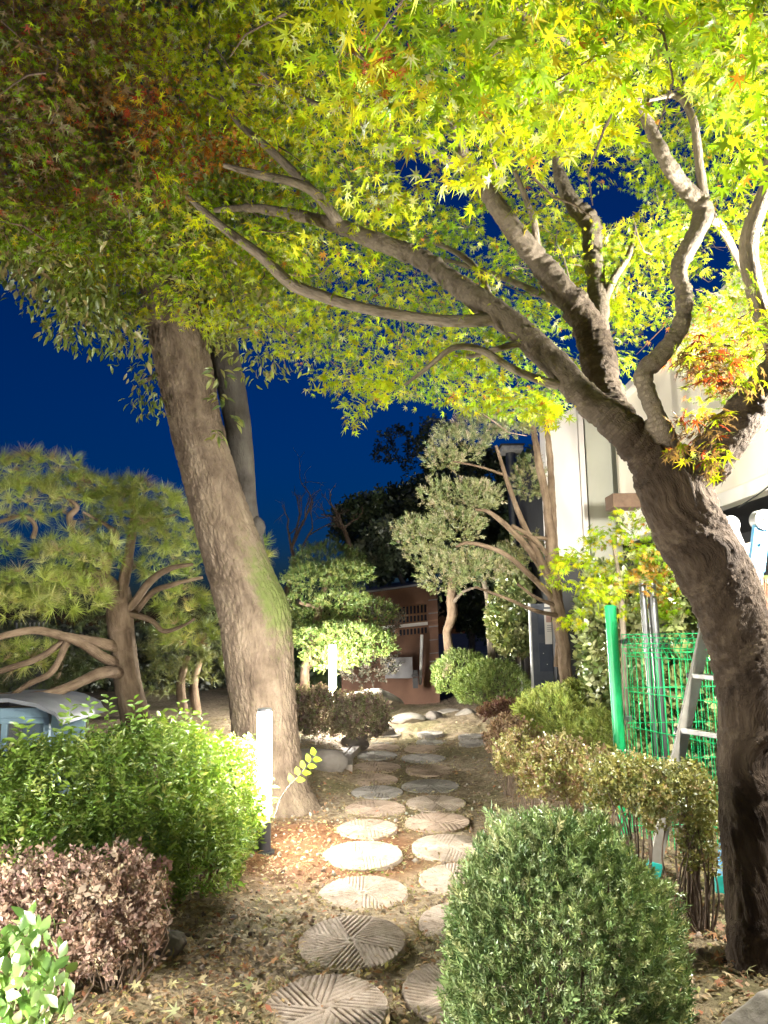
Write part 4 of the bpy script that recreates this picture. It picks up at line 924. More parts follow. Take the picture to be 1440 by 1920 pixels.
T, R, S, C_ = pads(PADS_P, TUFT, 92, (0.13, 0.21), [(0.24, 0.31, 0.045), (0.36, 0.41, 0.08), (0.48, 0.47, 0.14), (0.34, 0.24, 0.12)], [.4, .35, .17, .08])
foliage(pine, TUFT, R, T, S, C_, M['needle'], 'needle_tuft', 'needles', 300)

# low pines in the dark behind
def low_pine(specs, d, label, base_px, cols):
    b = at(base_px, 1300, d); t = thing('low_pine', (b[0], d, 0.1), label, 'tree', 'low pines in the dark beds')
    branch(t, [(base_px, 1340, d, 9), (base_px - 6, 1280, d, 8), (base_px + 8, 1230, d, 6)] , 8, 0.1, 0.005, 30, 'bark_pine', 'trunk')
    T, R, S, C_ = pads([(x, y, d + rng.uniform(-.3, .3), a, c) for x, y, a, c in specs], TUFT, 60, (0.13, 0.2), cols)
    V, F, c = scatter(TUFT, R, T, S, C_); wpart('needles', V, F, M['needle'], t, c, kind='stuff')
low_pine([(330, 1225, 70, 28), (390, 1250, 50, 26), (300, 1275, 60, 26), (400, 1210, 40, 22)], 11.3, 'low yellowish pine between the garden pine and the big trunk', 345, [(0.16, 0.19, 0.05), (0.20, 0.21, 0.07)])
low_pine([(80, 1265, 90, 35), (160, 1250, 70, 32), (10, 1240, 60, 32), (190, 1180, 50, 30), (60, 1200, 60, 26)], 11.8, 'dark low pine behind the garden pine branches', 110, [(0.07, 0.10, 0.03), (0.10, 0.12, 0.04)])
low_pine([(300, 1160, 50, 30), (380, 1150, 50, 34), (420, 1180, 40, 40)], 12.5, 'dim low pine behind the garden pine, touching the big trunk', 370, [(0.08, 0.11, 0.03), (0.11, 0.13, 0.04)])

# ---- cloud pruned juniper on the right of the path
JD = 9.4
jun = thing('cloud_juniper', (at(1066, 1400, JD)[0], JD, 0.05), 'tall cloud pruned juniper with bare reddish limbs before the cream building', 'tree')
JW = [[(1068, 1420, JD, 15), (1062, 1290, JD, 15), (1055, 1200, JD, 16), (1040, 1120, JD, 17), (1032, 1060, JD, 14), (1028, 960, JD, 11), (1012, 880, JD, 9), (1000, 800, JD, 6)],
      [(1036, 1100, JD, 11), (1008, 1040, JD - .1, 9), (978, 975, JD - .1, 7), (952, 905, JD - .2, 6), (930, 835, JD - .3, 4)], [(1020, 1070, JD, 9), (975, 1010, JD - .2, 8), (920, 962, JD - .4, 6), (890, 955, JD - .4, 4)],
      [(1030, 1045, JD, 6), (1000, 1010, JD - .2, 6), (960, 985, JD - .3, 5)], [(1040, 1125, JD, 8), (990, 1075, JD - .3, 7), (940, 1035, JD - .4, 6), (880, 1018, JD - .5, 5), (855, 1025, JD - .5, 3)],
      [(1052, 1155, JD, 7), (1005, 1145, JD - .3, 5), (940, 1118, JD - .5, 4), (890, 1100, JD - .5, 3)], [(1050, 1140, JD, 6), (1005, 1120, JD - .2, 4), (970, 1095, JD - .3, 3)], [(945, 890, JD - .2, 4), (900, 875, JD - .3, 3), (850, 865, JD - .4, 2)],
      [(1030, 1010, JD, 5), (980, 1005, JD - .2, 3), (955, 995, JD - .2, 2)], [(1045, 1250, JD + .1, 9), (1050, 1150, JD + .15, 9), (1038, 1000, JD + .15, 9), (1030, 850, JD + .15, 7), (1020, 760, JD + .15, 4)]]
for k, pts in enumerate(JW): branch(jun, [(x, y, d, r * .78) for x, y, d, r in pts], 32 if k in (0, 9) else 14, 0.03, 0.014 if k in (0, 9) else 0.006, 30, 'bark_pine', 'trunk' if k in (0, 9) else 'branch', k * 1.9, 0.4)
PADS_J = [(860, 838, JD - .4, 55, 38), (905, 800, JD - .3, 60, 30), (960, 790, JD - .2, 50, 34), (830, 868, JD - .4, 32, 26), (870, 940, JD - .5, 60, 38), (905, 930, JD - .4, 35, 28), (815, 925, JD - .5, 28, 24), (850, 990, JD - .5, 60, 32), (790, 1010, JD - .5, 48, 32), (765, 995, JD - .5, 26, 24),
          (830, 1078, JD - .6, 46, 42), (870, 1060, JD - .6, 42, 30), (800, 1045, JD - .5, 36, 22), (910, 1068, JD - .4, 34, 26), (945, 1050, JD, 32, 26), (985, 1030, JD + .3, 34, 30), (990, 900, JD + .4, 28, 45), (1010, 780, JD, 34, 40)]
T, R, S, C_ = pads([(x, y, d + .3, a * .94, b * .86) for x, y, d, a, b in PADS_J], JUNI_FAR, 560, (0.07, 0.13), [(0.30, 0.33, 0.14), (0.40, 0.40, 0.20), (0.18, 0.23, 0.085), (0.44, 0.38, 0.24)], [.35, .3, .2, .15])
foliage(jun, JUNI_FAR, R, T, S, C_, M['needle'], 'sprig', 'foliage', 0)

# ---- clipped pine behind the far bollard
CD = 14.0
cp = thing('clipped_pine', (at(575, 1330, CD)[0], CD, 0.1), 'clipped pine with layered cushions behind the far light bollard', 'tree')
for k, pts in enumerate([[(578, 1335, CD, 10), (572, 1260, CD, 9), (590, 1180, CD, 8), (610, 1100, CD, 7), (625, 1050, CD, 4)], [(575, 1250, CD, 6), (620, 1225, CD - .2, 5), (680, 1230, CD - .3, 3)], [(590, 1190, CD, 5), (640, 1190, CD - .2, 4), (700, 1195, CD - .3, 3)], [(600, 1140, CD, 5), (560, 1130, CD - .2, 3)]]):
    branch(cp, pts, 8, 0.1, 0.005, 30, 'bark_pine', 'trunk' if k == 0 else 'branch', k)
PADS_C = [(620, 1058, CD + .5, 70, 36), (590, 1085, CD - .1, 58, 22), (650, 1078, CD - .2, 50, 22), (565, 1130, CD, 32, 20), (640, 1128, CD - .3, 50, 16), (690, 1150, CD + .2, 45, 26), (590, 1160, CD + .2, 50, 20), (600, 1198, CD - .4, 58, 18), (650, 1192, CD - .5, 62, 20), (705, 1212, CD - .4, 34, 22), (622, 1236, CD - .7, 48, 22), (665, 1230, CD - .6, 30, 16)]
T, R, S, C_ = pads(PADS_C, JUNI_FAR, 520, (0.08, 0.13), [(0.09, 0.15, 0.03), (0.14, 0.20, 0.04), (0.20, 0.23, 0.06)])
foliage(cp, JUNI_FAR, R, T, S, C_, M['needle'], 'sprig', 'foliage', 0)
T, R, S, C_ = pads([(690, 1250, CD + .2, 50, 26), (720, 1170, CD + .4, 30, 30)], AZALEA, 170, (0.14, 0.2), [(0.14, 0.12, 0.09), (0.10, 0.09, 0.06)])
gs = thing('bare_shrub', (at(690, 1280, CD)[0], CD + .3, 0.1), 'dull grey shrub below the clipped pine, left of the shed board', 'shrub')
V, F, c = scatter(AZALEA, R, T, S, C_); wpart('foliage', V, F, M['dry'], gs, c, kind='stuff')
# ------------------------------------------------------------------ shrubs
def blob_points(c, rad, n, inner=0.72, low=-0.35, lump=0.3, freq=2.6, seed=0.0, power=2.0):
    """points in the outer shell of a lumpy superellipsoid, with outward normals"""
    v = unit(rng.normal(size=(int(n * 1.9), 3))); v = v[v[:, 2] > low][:n]
    f = (np.abs(v) ** power).sum(1) ** (-1 / power)
    r = f * (1 - lump / 2 + lump * fbm(v * freq + seed, 3)) * rng.uniform(inner, 1.0, len(v)) ** 0.7
    return np.asarray(c) + v * r[:, None] * np.asarray(rad), unit(v / np.asarray(rad))
def shrub(name, c, rad, n, tmpl, size, cols, mat, label, weights=None, singles=0, single='sprig', stems=0, upb=0.7, group=None, inner=0.72, low=-0.35, lump=0.3, jit=0.4, blobs=None, power=2.0, stem_r=0.005, base=None, cat='shrub', v=0.25, spr=0.6):
    blobs = blobs or [(c, rad, 1.0)]
    b0 = base if base is not None else (blobs[0][0][0], blobs[0][0][1], float(gh(blobs[0][0][0], blobs[0][0][1])))
    t = thing(name, b0, label, cat, group)
    Ts, Ns = zip(*[blob_points(cc, rr, int(n * sh), inner, low, lump, seed=7.7 * i + len(label), power=power) for i, (cc, rr, sh) in enumerate(blobs)])
    T, N = np.vstack(Ts), np.vstack(Ns)
    D = unit(N * spr + np.array([0, 0, upb]) + rng.normal(size=T.shape) * jit)
    R = rot_from(D, rng.normal(size=T.shape)); S = rng.uniform(*size, len(T)) * np.where(rng.uniform(size=len(T)) > .965, 1.7, 1.0)
    foliage(t, tmpl, R, T - D * S[:, None] * 0.6, S, jitter_colors(len(T), cols, weights, v), mat, single, 'foliage', singles)
    if stems:
        tw = MB()
        for k in range(stems):
            cc, rr, _ = blobs[k % len(blobs)]; a = rng.uniform(0, 6.28); q = rng.uniform(0.1, 0.85)
            x, y = cc[0] + rr[0] * .45 * q * math.cos(a), cc[1] + rr[1] * .45 * q * math.sin(a); z = float(gh(x, y)) - 0.03
            top = np.array([cc[0] + rr[0] * .9 * q * math.cos(a), cc[1] + rr[1] * .9 * q * math.sin(a), cc[2] + rr[2] * rng.uniform(-.1, .75)])
            p0 = np.array([x, y, z]); mid = (p0 + top) / 2 + rng.normal(size=3) * .05
            P = spline(np.column_stack([np.array([p0, mid, top]), [stem_r, stem_r * .8, stem_r * .4]]), .08)
            tw.tube(P[:, :3], P[:, 3], 5, False)
        o = tw.build('stems', M['twig'], t); o.location = tuple(-np.array(t.location)); o['kind'] = 'stuff'
    return t

# clipped hedge left of the bollard
HC = [((-1.24, 5.82, 0.42), (0.36, 0.46, 0.44), 0.6), ((-1.62, 5.45, 0.50), (0.46, 0.50, 0.52), 0.9), ((-2.05, 5.0, 0.50), (0.50, 0.50, 0.50), 0.9), ((-2.5, 4.7, 0.46), (0.50, 0.50, 0.50), 0.6), ((-1.22, 5.15, 0.26), (0.28, 0.36, 0.38), 0.35), ((-1.55, 4.75, 0.30), (0.36, 0.34, 0.40), 0.45)]
shrub('garden_hedge', None, None, 2500, HEDGE, (0.07, 0.14), [(0.17, 0.27, 0.035), (0.23, 0.34, 0.045), (0.34, 0.40, 0.09), (0.11, 0.19, 0.03)], M['leaf_dull'], 'leafy light green hedge left of the near light bollard', [.35, .3, .15, .2], 300, 'sprig', 70, 0.9, None, 0.55, -0.9, 0.22, 0.4, HC, 3.2)
# upright shoots standing out of its top
sh = [at(x, y, d) for x, y, d in [(325, 1335, 5.4), (352, 1350, 5.3), (380, 1358, 5.3), (258, 1330, 5.4), (130, 1335, 5.2), (165, 1330, 5.2), (205, 1328, 5.3), (60, 1372, 4.7), (30, 1385, 4.6), (420, 1395, 5.2), (455, 1400, 5.2), (110, 1350, 5.0), (290, 1345, 5.3)]]
hr = [o for o in bpy.data.objects if o.name == 'garden_hedge'][0]
TALL = sprig(12, LANCE, 0.30, 0.85, 0.25, 8)
for s in sh:
    V, F, c = scatter(TALL, rot_from(unit(np.array([[rng.normal() * .25, rng.normal() * .25, 1]])), rng.normal(size=(1, 3))), s[None] - np.array([0, 0, .16]), np.array([.26]), jitter_colors(1, [(0.20, 0.32, 0.04), (0.13, 0.24, 0.03)]))
    wpart('shoot', V, F, M['leaf_dull'], hr, c)

# brown azalea in front of it and the glossy shrub in the corner
shrub('brown_azalea', None, None, 950, AZALEA, (0.05, 0.10), [(0.27, 0.175, 0.125), (0.36, 0.26, 0.18), (0.19, 0.115, 0.09), (0.44, 0.36, 0.25)], M['dry'], 'reddish brown twiggy azalea in front of the hedge at the left edge', [.4, .25, .25, .1], 200, 'sprig', 150, 0.8,
      None, 0.45, -0.6, 0.5, 0.75, [(at(90, 1735, 3.55), (0.36, 0.30, 0.30), 1.0), (at(225, 1705, 3.75), (0.22, 0.24, 0.30), 0.6), (at(-60, 1720, 3.5), (0.3, 0.3, 0.3), .5)], 2.4)
t = thing('glossy_shrub', (*at(30, 1900, 2.75)[:2], 0.0), 'glossy round leaved evergreen shrub in the bottom left corner', 'shrub')
T, N = blob_points(at(15, 1880, 2.75), (0.20, 0.22, 0.27), 420, 0.4, -0.8, 0.3)
D = unit(N * .5 + np.array([0, 0, 1.0]) + rng.normal(size=T.shape) * .3); Zl = unit(np.cross(D, rng.normal(size=T.shape)) + N * .8 + np.array([.3, -.2, .2]))
foliage(t, OVAL, rot_from(Zl, D), T, rng.uniform(.045, .07, len(T)), jitter_colors(len(T), [(0.26, 0.42, 0.11), (0.36, 0.50, 0.18), (0.16, 0.29, 0.065)]), M['waxy'], 'leaf', 'foliage', 300)

# front juniper ball
shrub('juniper_ball', None, None, 9500, JUNI, (0.038, 0.068), [(0.19, 0.27, 0.10), (0.28, 0.36, 0.14), (0.46, 0.49, 0.24), (0.10, 0.165, 0.055)], M['needle'], 'big dense clipped juniper ball in the right foreground', [.4, .3, .12, .18], 300, 'sprig', 40, 0.75,
      None, 0.66, -0.75, 0.42, 0.45, [((0.665, 3.20, 0.34), (0.465, 0.44, 0.585), 1.0)], 2.0, base=(0.665, 3.20, 0.0))
tw = MB()
for k in range(26):
    p = np.array([1.04, 2.98, 0.10]) + rng.normal(size=3) * np.array([.07, .05, .03]); P = [p]; d = unit(np.array([.7, -.6, rng.uniform(-.3, .5)]) + rng.normal(size=3) * .5)
    for s in range(4): d = unit(d + rng.normal(size=3) * .45); p = p + d * .04; P.append(p)
    tw.tube(np.array(P), np.linspace(.005, .002, 5), 5)
jb = [o for o in bpy.data.objects if o.name == 'juniper_ball'][0]
o = tw.build('bare_twigs', M['twig'], jb); o.location = tuple(-np.array(jb.location)); o['kind'] = 'stuff'

# azaleas and junipers along the right of the path
AZC = [(0.24, 0.24, 0.07), (0.32, 0.29, 0.10), (0.30, 0.20, 0.09), (0.15, 0.16, 0.05)]
shrub('twiggy_azalea', None, None, 800, AZALEA, (0.05, 0.09), AZC, M['leaf_dull'], 'sparse twiggy azalea between the front juniper ball and the ladder', [.35, .3, .1, .25], 150, 'sprig', 46, 0.6, None, 0.3, -0.5, 0.5, 0.6,
      [(at(1180, 1480, 4.5), (0.26, 0.25, 0.20), 1.0), (at(1275, 1510, 4.3), (0.24, 0.22, 0.26), .8), (at(1310, 1600, 4.2), (0.10, 0.12, 0.22), .2)], stem_r=.007)
shrub('yellow_azalea', None, None, 1100, AZALEA, (0.06, 0.10), [(0.30, 0.24, 0.10), (0.36, 0.30, 0.12), (0.26, 0.27, 0.08), (0.22, 0.13, 0.07)], M['leaf_dull'], 'yellowish brown azalea beside the middle of the millstone path', None, 100, 'sprig', 40, 0.6, None, 0.55, -0.5, 0.4, 0.6,
      [(at(1060, 1455, 5.9), (0.36, 0.32, 0.30), 1.0), (at(985, 1420, 6.6), (0.26, 0.26, 0.26), .6), (at(1120, 1470, 5.5), (0.2, 0.25, .25), .4)])
shrub('brown_path_azalea', None, None, 500, AZALEA, (0.06, 0.09), [(0.28, 0.18, 0.10), (0.34, 0.24, 0.13), (0.20, 0.11, 0.07)], M['dry'], 'small reddish brown azalea on the right edge of the far path', None, 0, 'sprig', 20, 0.6, None, 0.55, -0.5, 0.4, 0.6, [(at(955, 1385, 7.7), (0.24, 0.24, 0.24), 1.0)])
YJ = [(0.36, 0.42, 0.09), (0.46, 0.50, 0.12), (0.26, 0.32, 0.07)]
shrub('golden_juniper', None, None, 1500, JUNI_FAR, (0.07, 0.12), YJ, M['needle'], 'yellow green clipped juniper left of the green fence post', None, 150, 'sprig', 0, 0.6, None, 0.75, -0.6, 0.35, 0.4,
      [(at(1040, 1345, 8.2), (0.40, 0.40, 0.32), 1.0), (at(1105, 1318, 8.4), (0.36, 0.36, 0.26), .8)])
shrub('dim_juniper', None, None, 900, JUNI_FAR, (0.05, 0.085), [(0.28, 0.34, 0.07), (0.36, 0.41, 0.10)], M['needle'], 'yellow green juniper right against the foot of the green fence post', None, 60, 'sprig', 0, 0.6, None, 0.75, -0.6, 0.35, 0.4, [(at(1125, 1385, 7.0), (0.22, 0.24, 0.26), 1.0)])
GJ = [(0.20, 0.28, 0.065), (0.28, 0.35, 0.09), (0.13, 0.19, 0.045)]
BALLS = 'clipped green balls at the end of the path'
shrub('clipped_ball', None, None, 1500, JUNI_FAR, (0.06, 0.10), GJ, M['needle'], 'left and farther of the two clipped green balls at the path end', None, 0, 'sprig', 0, 0.6, BALLS, 0.78, -0.6, 0.25, 0.35, [(at(866, 1268, 12.7), (0.50, 0.5, 0.42), 1.0)])
shrub('clipped_ball', None, None, 2000, JUNI_FAR, (0.06, 0.10), GJ, M['needle'], 'right and nearer of the two clipped green balls at the path end', None, 0, 'sprig', 0, 0.6, BALLS, 0.78, -0.6, 0.25, 0.35, [(at(922, 1288, 12.1), (0.62, 0.5, 0.42), 1.0)])
shrub('red_ground_shrub', None, None, 600, AZALEA, (0.08, 0.13), [(0.17, 0.08, 0.06), (0.24, 0.14, 0.08)], M['dry'], 'dark reddish low shrub at the foot of the right clipped ball', None, 0, 'sprig', 14, 0.5, None, 0.4, -0.5, 0.4, 0.6, [(at(950, 1332, 11.4), (0.42, 0.2, 0.16), 1.0)])
# brown shrub behind the trunk, below the far bollard
shrub('box_shrub', None, None, 1700, AZALEA, (0.07, 0.12), [(0.25, 0.20, 0.13), (0.32, 0.27, 0.17), (0.20, 0.12, 0.11), (0.18, 0.19, 0.08)], M['dry'], 'brownish small leaved shrub in front of the far light bollard', None, 0, 'sprig', 0, 0.7, None, 0.5, -0.9, 0.3, 0.5,
      [(at(600, 1335, 10.6), (0.46, 0.35, 0.36), 1.0), (at(680, 1342, 10.5), (0.40, 0.34, 0.32), .9), (at(560, 1330, 10.9), (0.3, 0.3, 0.36), .4)])
# broad leaved evergreens by the notice board and behind the fence
HO = [(0.24, 0.28, 0.085), (0.34, 0.37, 0.13), (0.46, 0.46, 0.22), (0.12, 0.16, 0.045)]
shrub('evergreen_bush', None, None, 900, HOLLY, (0.16, 0.24), HO, M['waxy'], 'glossy evergreen bush left of the notice board', None, 0, 'sprig', 12, 0.5, None, 0.5, -0.9, 0.3, 0.6, [(at(960, 1165, 12.6), (0.38, 0.4, 0.62), 1.0), (at(965, 1100, 12.8), (0.3, 0.35, 0.4), .4)], cat='bush')
shrub('evergreen_screen', None, None, 1500, HOLLY, (0.13, 0.20), HO, M['waxy'], 'tall glossy evergreen screen behind the green mesh fence', None, 300, 'sprig', 40, 0.5, None, 0.45, -0.95, 0.3, 0.6,
      [((2.35, 8.05, 1.15), (0.34, 0.45, 1.15), .8), ((2.85, 7.6, 1.15), (0.5, 0.45, 1.20), 1.0), ((3.2, 6.9, 1.0), (0.4, 0.5, 1.05), .8), ((3.3, 6.0, .8), (.3, .5, .9), .4)], 3.0, cat='bush')
# young maple between the building and the trunk
YM = thing('young_maple', (*at(1165, 1300, 7.0)[:2], 0.1), 'young yellow green maple in front of the cream building', 'tree')
branch(YM, [(1178, 1520, 7.0, 6), (1172, 1300, 7.0, 6), (1165, 1120, 7.0, 5), (1150, 1020, 7.0, 3)], 8, 0.1, 0.003, 30, 'bark_maple', 'trunk')
pc = [(1130, 1010, .22), (1180, 985, .22), (1230, 1010, .2), (1100, 1060, .24), (1160, 1060, .26), (1215, 1070, .26), (1090, 1110, .18), (1150, 1115, .2), (1250, 1110, .18), (1060, 1050, .12), (1240, 1150, .1)]
ct = np.vstack([at(x, y, 7.0 + rng.uniform(-.3, .3)) + rng.normal(size=(7, 3)) * r * .7 for x, y, r in pc])
T, R, k = sprays(ct, 0.15, 20, 0.5)
px, py, w = project(T); c = maple_palette(T); hotm = np.exp(-(((px - 1245) / 60) ** 2 + ((py - 1080) / 45) ** 2)); kk = rng.uniform(size=len(T)) < hotm * .7; c[kk] = np.array((0.42, 0.22, 0.04)) * rng.uniform(.7, 1.2, (kk.sum(), 1))
foliage(YM, MAPLE7, R, T, rng.uniform(.07, .10, len(T)), c, M['leaf'], 'leaf', 'crown', 300)

# weed sprout leaning out past the bollard
ws = thing('weed_sprout', (*ground_at(515, 1545, .03)[:2], 0.02), 'thin leaning weed sprout with bright leaves between bollard and trunk', 'plant')
wp_ = [at(512, 1540, 5.9), at(530, 1490, 5.9), at(560, 1455, 5.9), at(590, 1418, 5.9)]
branch(ws, np.column_stack([np.array(wp_), [.004, .0035, .003, .002]]), 6, .05, 0, 30, 'bark_grey', 'stem', world=True)
sp = spline(np.array(wp_), .03)
for i, p in enumerate(sp[len(sp) // 2:]):
    s = 1 if i % 2 else -1
    V, F, c = scatter(OVAL, rot_from(np.array([[.1, -1, .5]]), np.array([[s * .5 + .3, 0, .4 - .4 * s]])), p[None], np.array([.075]), np.array([[0.28, 0.40, 0.05]])); wpart('leaf', V, F, M['leaf'], ws, c)
ws2 = at(516, 1520, 5.8)

# ------------------------------------------------------------------ trees in the dark behind
def far_tree(px, base_y, d, blobs, label, cols, trunk=None, n=900, size=(.2, .34), tmpl=HOLLY, mat='leaf_dull', grp='dark trees behind the garden'):
    b = at(px, base_y, d); t = thing('background_tree', (b[0], d, 0.0), label, 'tree', grp)
    tr = trunk or [(px, 1330, d, 8), (px + 5, 1200, d, 7), (px - 3, 1080, d, 5)]
    branch(t, tr, 8, .25, .01, 12, 'bark_grey', 'trunk')
    Ts, Ns = zip(*[blob_points(at(x, y, d), (rx * d / F_PX, rx * d / F_PX * .8, ry * d / F_PX), int(n * rx * ry / 6000) + 60, .4, -1, .5, seed=x) for x, y, rx, ry in blobs])
    T, N = np.vstack(Ts), np.vstack(Ns); D = unit(N + np.array([0, 0, .4]) + rng.normal(size=T.shape) * .6)
    V, F, c = scatter(tmpl, rot_from(D, rng.normal(size=T.shape)), T, rng.uniform(*size, len(T)), jitter_colors(len(T), cols)); wpart('crown', V, F, M[mat], t, c, kind='stuff')
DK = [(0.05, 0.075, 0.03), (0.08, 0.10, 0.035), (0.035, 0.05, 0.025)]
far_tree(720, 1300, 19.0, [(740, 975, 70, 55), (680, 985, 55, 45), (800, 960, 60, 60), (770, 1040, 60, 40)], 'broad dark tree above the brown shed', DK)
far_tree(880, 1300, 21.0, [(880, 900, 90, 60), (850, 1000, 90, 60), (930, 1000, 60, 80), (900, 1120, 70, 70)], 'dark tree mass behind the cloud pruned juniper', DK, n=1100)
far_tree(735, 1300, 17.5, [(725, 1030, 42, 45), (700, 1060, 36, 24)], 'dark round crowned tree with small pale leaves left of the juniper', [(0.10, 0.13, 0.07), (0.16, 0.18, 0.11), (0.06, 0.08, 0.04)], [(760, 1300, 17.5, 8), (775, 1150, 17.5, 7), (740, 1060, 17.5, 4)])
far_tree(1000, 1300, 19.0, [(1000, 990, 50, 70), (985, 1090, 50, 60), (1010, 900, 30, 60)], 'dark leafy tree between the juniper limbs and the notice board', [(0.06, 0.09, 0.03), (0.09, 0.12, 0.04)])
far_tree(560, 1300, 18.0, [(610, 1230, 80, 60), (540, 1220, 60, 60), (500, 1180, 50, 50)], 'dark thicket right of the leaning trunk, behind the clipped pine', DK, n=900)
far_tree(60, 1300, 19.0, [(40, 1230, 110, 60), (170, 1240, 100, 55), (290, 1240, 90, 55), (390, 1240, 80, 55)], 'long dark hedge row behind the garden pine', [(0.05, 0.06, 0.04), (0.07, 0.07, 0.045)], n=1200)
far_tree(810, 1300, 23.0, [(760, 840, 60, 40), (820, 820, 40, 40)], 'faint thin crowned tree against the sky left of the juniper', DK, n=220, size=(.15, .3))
# thin trunks between shed and notice board
for (pts, d, lab) in [([(838, 1270, 0, 9), (842, 1225, 0, 9), (838, 1185, 0, 8), (850, 1150, 0, 10), (846, 1115, 0, 9), (858, 1060, 0, 7)], 13.8, 'crooked brown trunk standing right of the shed'),
                      ([(927, 1270, 0, 10), (922, 1215, 0, 8), (918, 1160, 0, 7), (915, 1120, 0, 6), (905, 1080, 0, 5)], 13.2, 'slim pale trunk left of the evergreen bush')]:
    b = at(pts[0][0], 1320, d); t = thing('slim_tree', (b[0], d, 0.05), lab, 'tree')
    branch(t, [(x, y, d, r) for x, y, _, r in pts], 12, .05, .008, 24, 'bark_pine' if '13.8' in str(d) else 'bark_maple', 'trunk', d)
    x1, y1 = pts[-2][0], pts[-2][1]
    branch(t, [(x1, y1 + 20, d, 4), (x1 + 22, y1 - 5, d - .2, 3), (x1 + 50, y1 - 15, d - .3, 2)], 8, .06, .004, 24, 'bark_maple', 'branch', d)
    T, R, S, C_ = pads([(pts[-1][0] + 10, pts[-1][1] - 10, d, 55, 26)], JUNI_FAR, 400, (.08, .12), [(0.08, 0.10, 0.05), (0.12, 0.13, 0.07)]); V, F, c = scatter(JUNI_FAR, R, T, S, C_); wpart('crown', V, F, M['needle'], t, c, kind='stuff')
# bare trees against the sky
def bare(px, py, d, h, label, seed, n1=7):
    r_ = np.random.default_rng(seed); b = at(px, py, d); t = thing('bare_tree', (b[0], d, 0.0), label, 'tree', 'bare trees against the night sky'); tw = MB()
    def grow(p, dr, L, r, lv):
        pts = [p]; q = p
        for s in range(4): dr = unit(dr + r_.normal(size=3) * .18 + np.array([0, 0, .05])); q = q + dr * L / 4; pts.append(q)
        tw.tube(np.array(pts), np.linspace(r, r * .55, 5), 6, False)
        if lv < 4:
            for k in range(r_.integers(2, 4) + (lv == 0) * 2):
                grow(pts[r_.integers(2, 5)], unit(dr + r_.normal(size=3) * .65 + np.array([0, 0, .15])), L * r_.uniform(.5, .75), r * .5, lv + 1)
    branch(t, np.array([[b[0], d, -.1, .12], [b[0] - .05, d, (b[2] + .0) * .5, .10], [b[0], d, b[2], .08]]), 8, .2, .01, 14, 'bark_pine', 'trunk', seed, world=True)
    grow(b, np.array([.05, 0, 1.0]), h * .55, .06, 0)
    o = tw.build('branches', M['twig'], t); o.location = tuple(-np.array(t.location)); o['kind'] = 'stuff'
bare(540, 1100, 17.0, 2.3, 'bare twiggy tree right of the leaning trunk', 3); bare(655, 1020, 17.5, 1.4, 'bare pale branched tree above the clipped pine', 8)
# ------------------------------------------------------------------ green mesh fence
M['green'] = mat_plain('green_coating', (0.02, 0.52, 0.17), (0.015, 0.42, 0.13), 12, 0.35, bstr=0.05)
M['steel'] = mat_plain('galvanised_steel', (0.20, 0.20, 0.195), (0.15, 0.15, 0.145), 10, 0.42, 0.95, bstr=0.03)
M['alu'] = mat_plain('aluminium', (0.36, 0.34, 0.29), (0.24, 0.22, 0.18), 7, 0.42, 0.35, bstr=0.08)
M['blue'] = mat_plain('worn_blue_paint', (0.05, 0.30, 0.62), (0.30, 0.52, 0.66), 9, 0.5, bstr=0.06)
M['pale_metal'] = mat_plain('scuffed_white_metal', (0.48, 0.47, 0.44), (0.28, 0.27, 0.25), 18, 0.5, 0.2, bstr=0.1)
M['teal_rubber'] = mat_plain('teal_rubber', (0.01, 0.36, 0.30), (0.01, 0.22, 0.18), 14, 0.6)
M['black_rubber'] = mat_plain('black_rubber', (0.03, 0.03, 0.03), None, 14, 0.6)
M['timber'] = mat_plain('old_timber', (0.40, 0.32, 0.23), (0.26, 0.19, 0.13), 14, 0.85, bstr=0.3)
FP = at(1152, 1188, 6.0); ftop = at(1140, 1142, 6.0)
fence = thing('mesh_fence', (FP[0], 6.0, 0.05), 'bright green welded mesh fence behind the ladder', 'fence')
def fpart(mb, name, mat, smooth=False, bevel=0.0):
    o = mb.build(name, mat, fence, smooth, bevel=bevel); o.location = tuple(-np.array(fence.location)); return o
fx = FP[0]; fpart(MB().tube([(fx, 6.0, -.2), (fx - .02, 6.0, ftop[2])], 0.044, 16), 'post', M['green'], True)
fpart(MB().lathe([(0.047, 0), (0.047, 0.02), (0.03, 0.032)], (fx - .02, 6.0, ftop[2]), 16), 'post_cap', M['green'], True)
def panel(p, q, ztop, zbot, nw, hz):
    p, q = np.array(p), np.array(q); dd = unit(q - p); fold = np.cross(dd, [0, 0, 1.0]) * 0.035
    for i in range(nw + 1):
        c = p + (q - p) * i / nw
        fpart(MB().tube([[*c[:2], zbot], [*c[:2], ztop - .14], [*(c + fold)[:2], ztop - .07], [*c[:2], ztop]], 0.0028, 5), 'upright_wire', M['green'], True)
    for z in hz:
        f = fold if abs(z - (ztop - .07)) < .01 else 0 * fold
        fpart(MB().tube([[*(p + f)[:2], z], [*(q + f)[:2], z]], 0.0036, 5), 'cross_wire', M['green'], True)
zt_ = at(1155, 1190, 6.0)[2]
panel((fx + .05, 5.99, 0), (fx + 1.15, 6.02, 0), zt_, 0.12, 22, [zt_, zt_ - .07, zt_ - .14, zt_ - .40, zt_ - .66, zt_ - .92, zt_ - 1.18, zt_ - 1.4])
panel((fx + .06, 5.93, 0), (fx + .42, 4.75, 0), zt_ - .02, 0.12, 20, [zt_ - .02, zt_ - .09, zt_ - .16, zt_ - .42, zt_ - .68, zt_ - .94, zt_ - 1.2])
for z in (zt_ - .05, zt_ - .62, zt_ - 1.1): fpart(MB().box((fx + .03, 5.93, z - .018), (fx + .075, 5.96, z + .018)), 'clamp', M['steel'], bevel=.003)
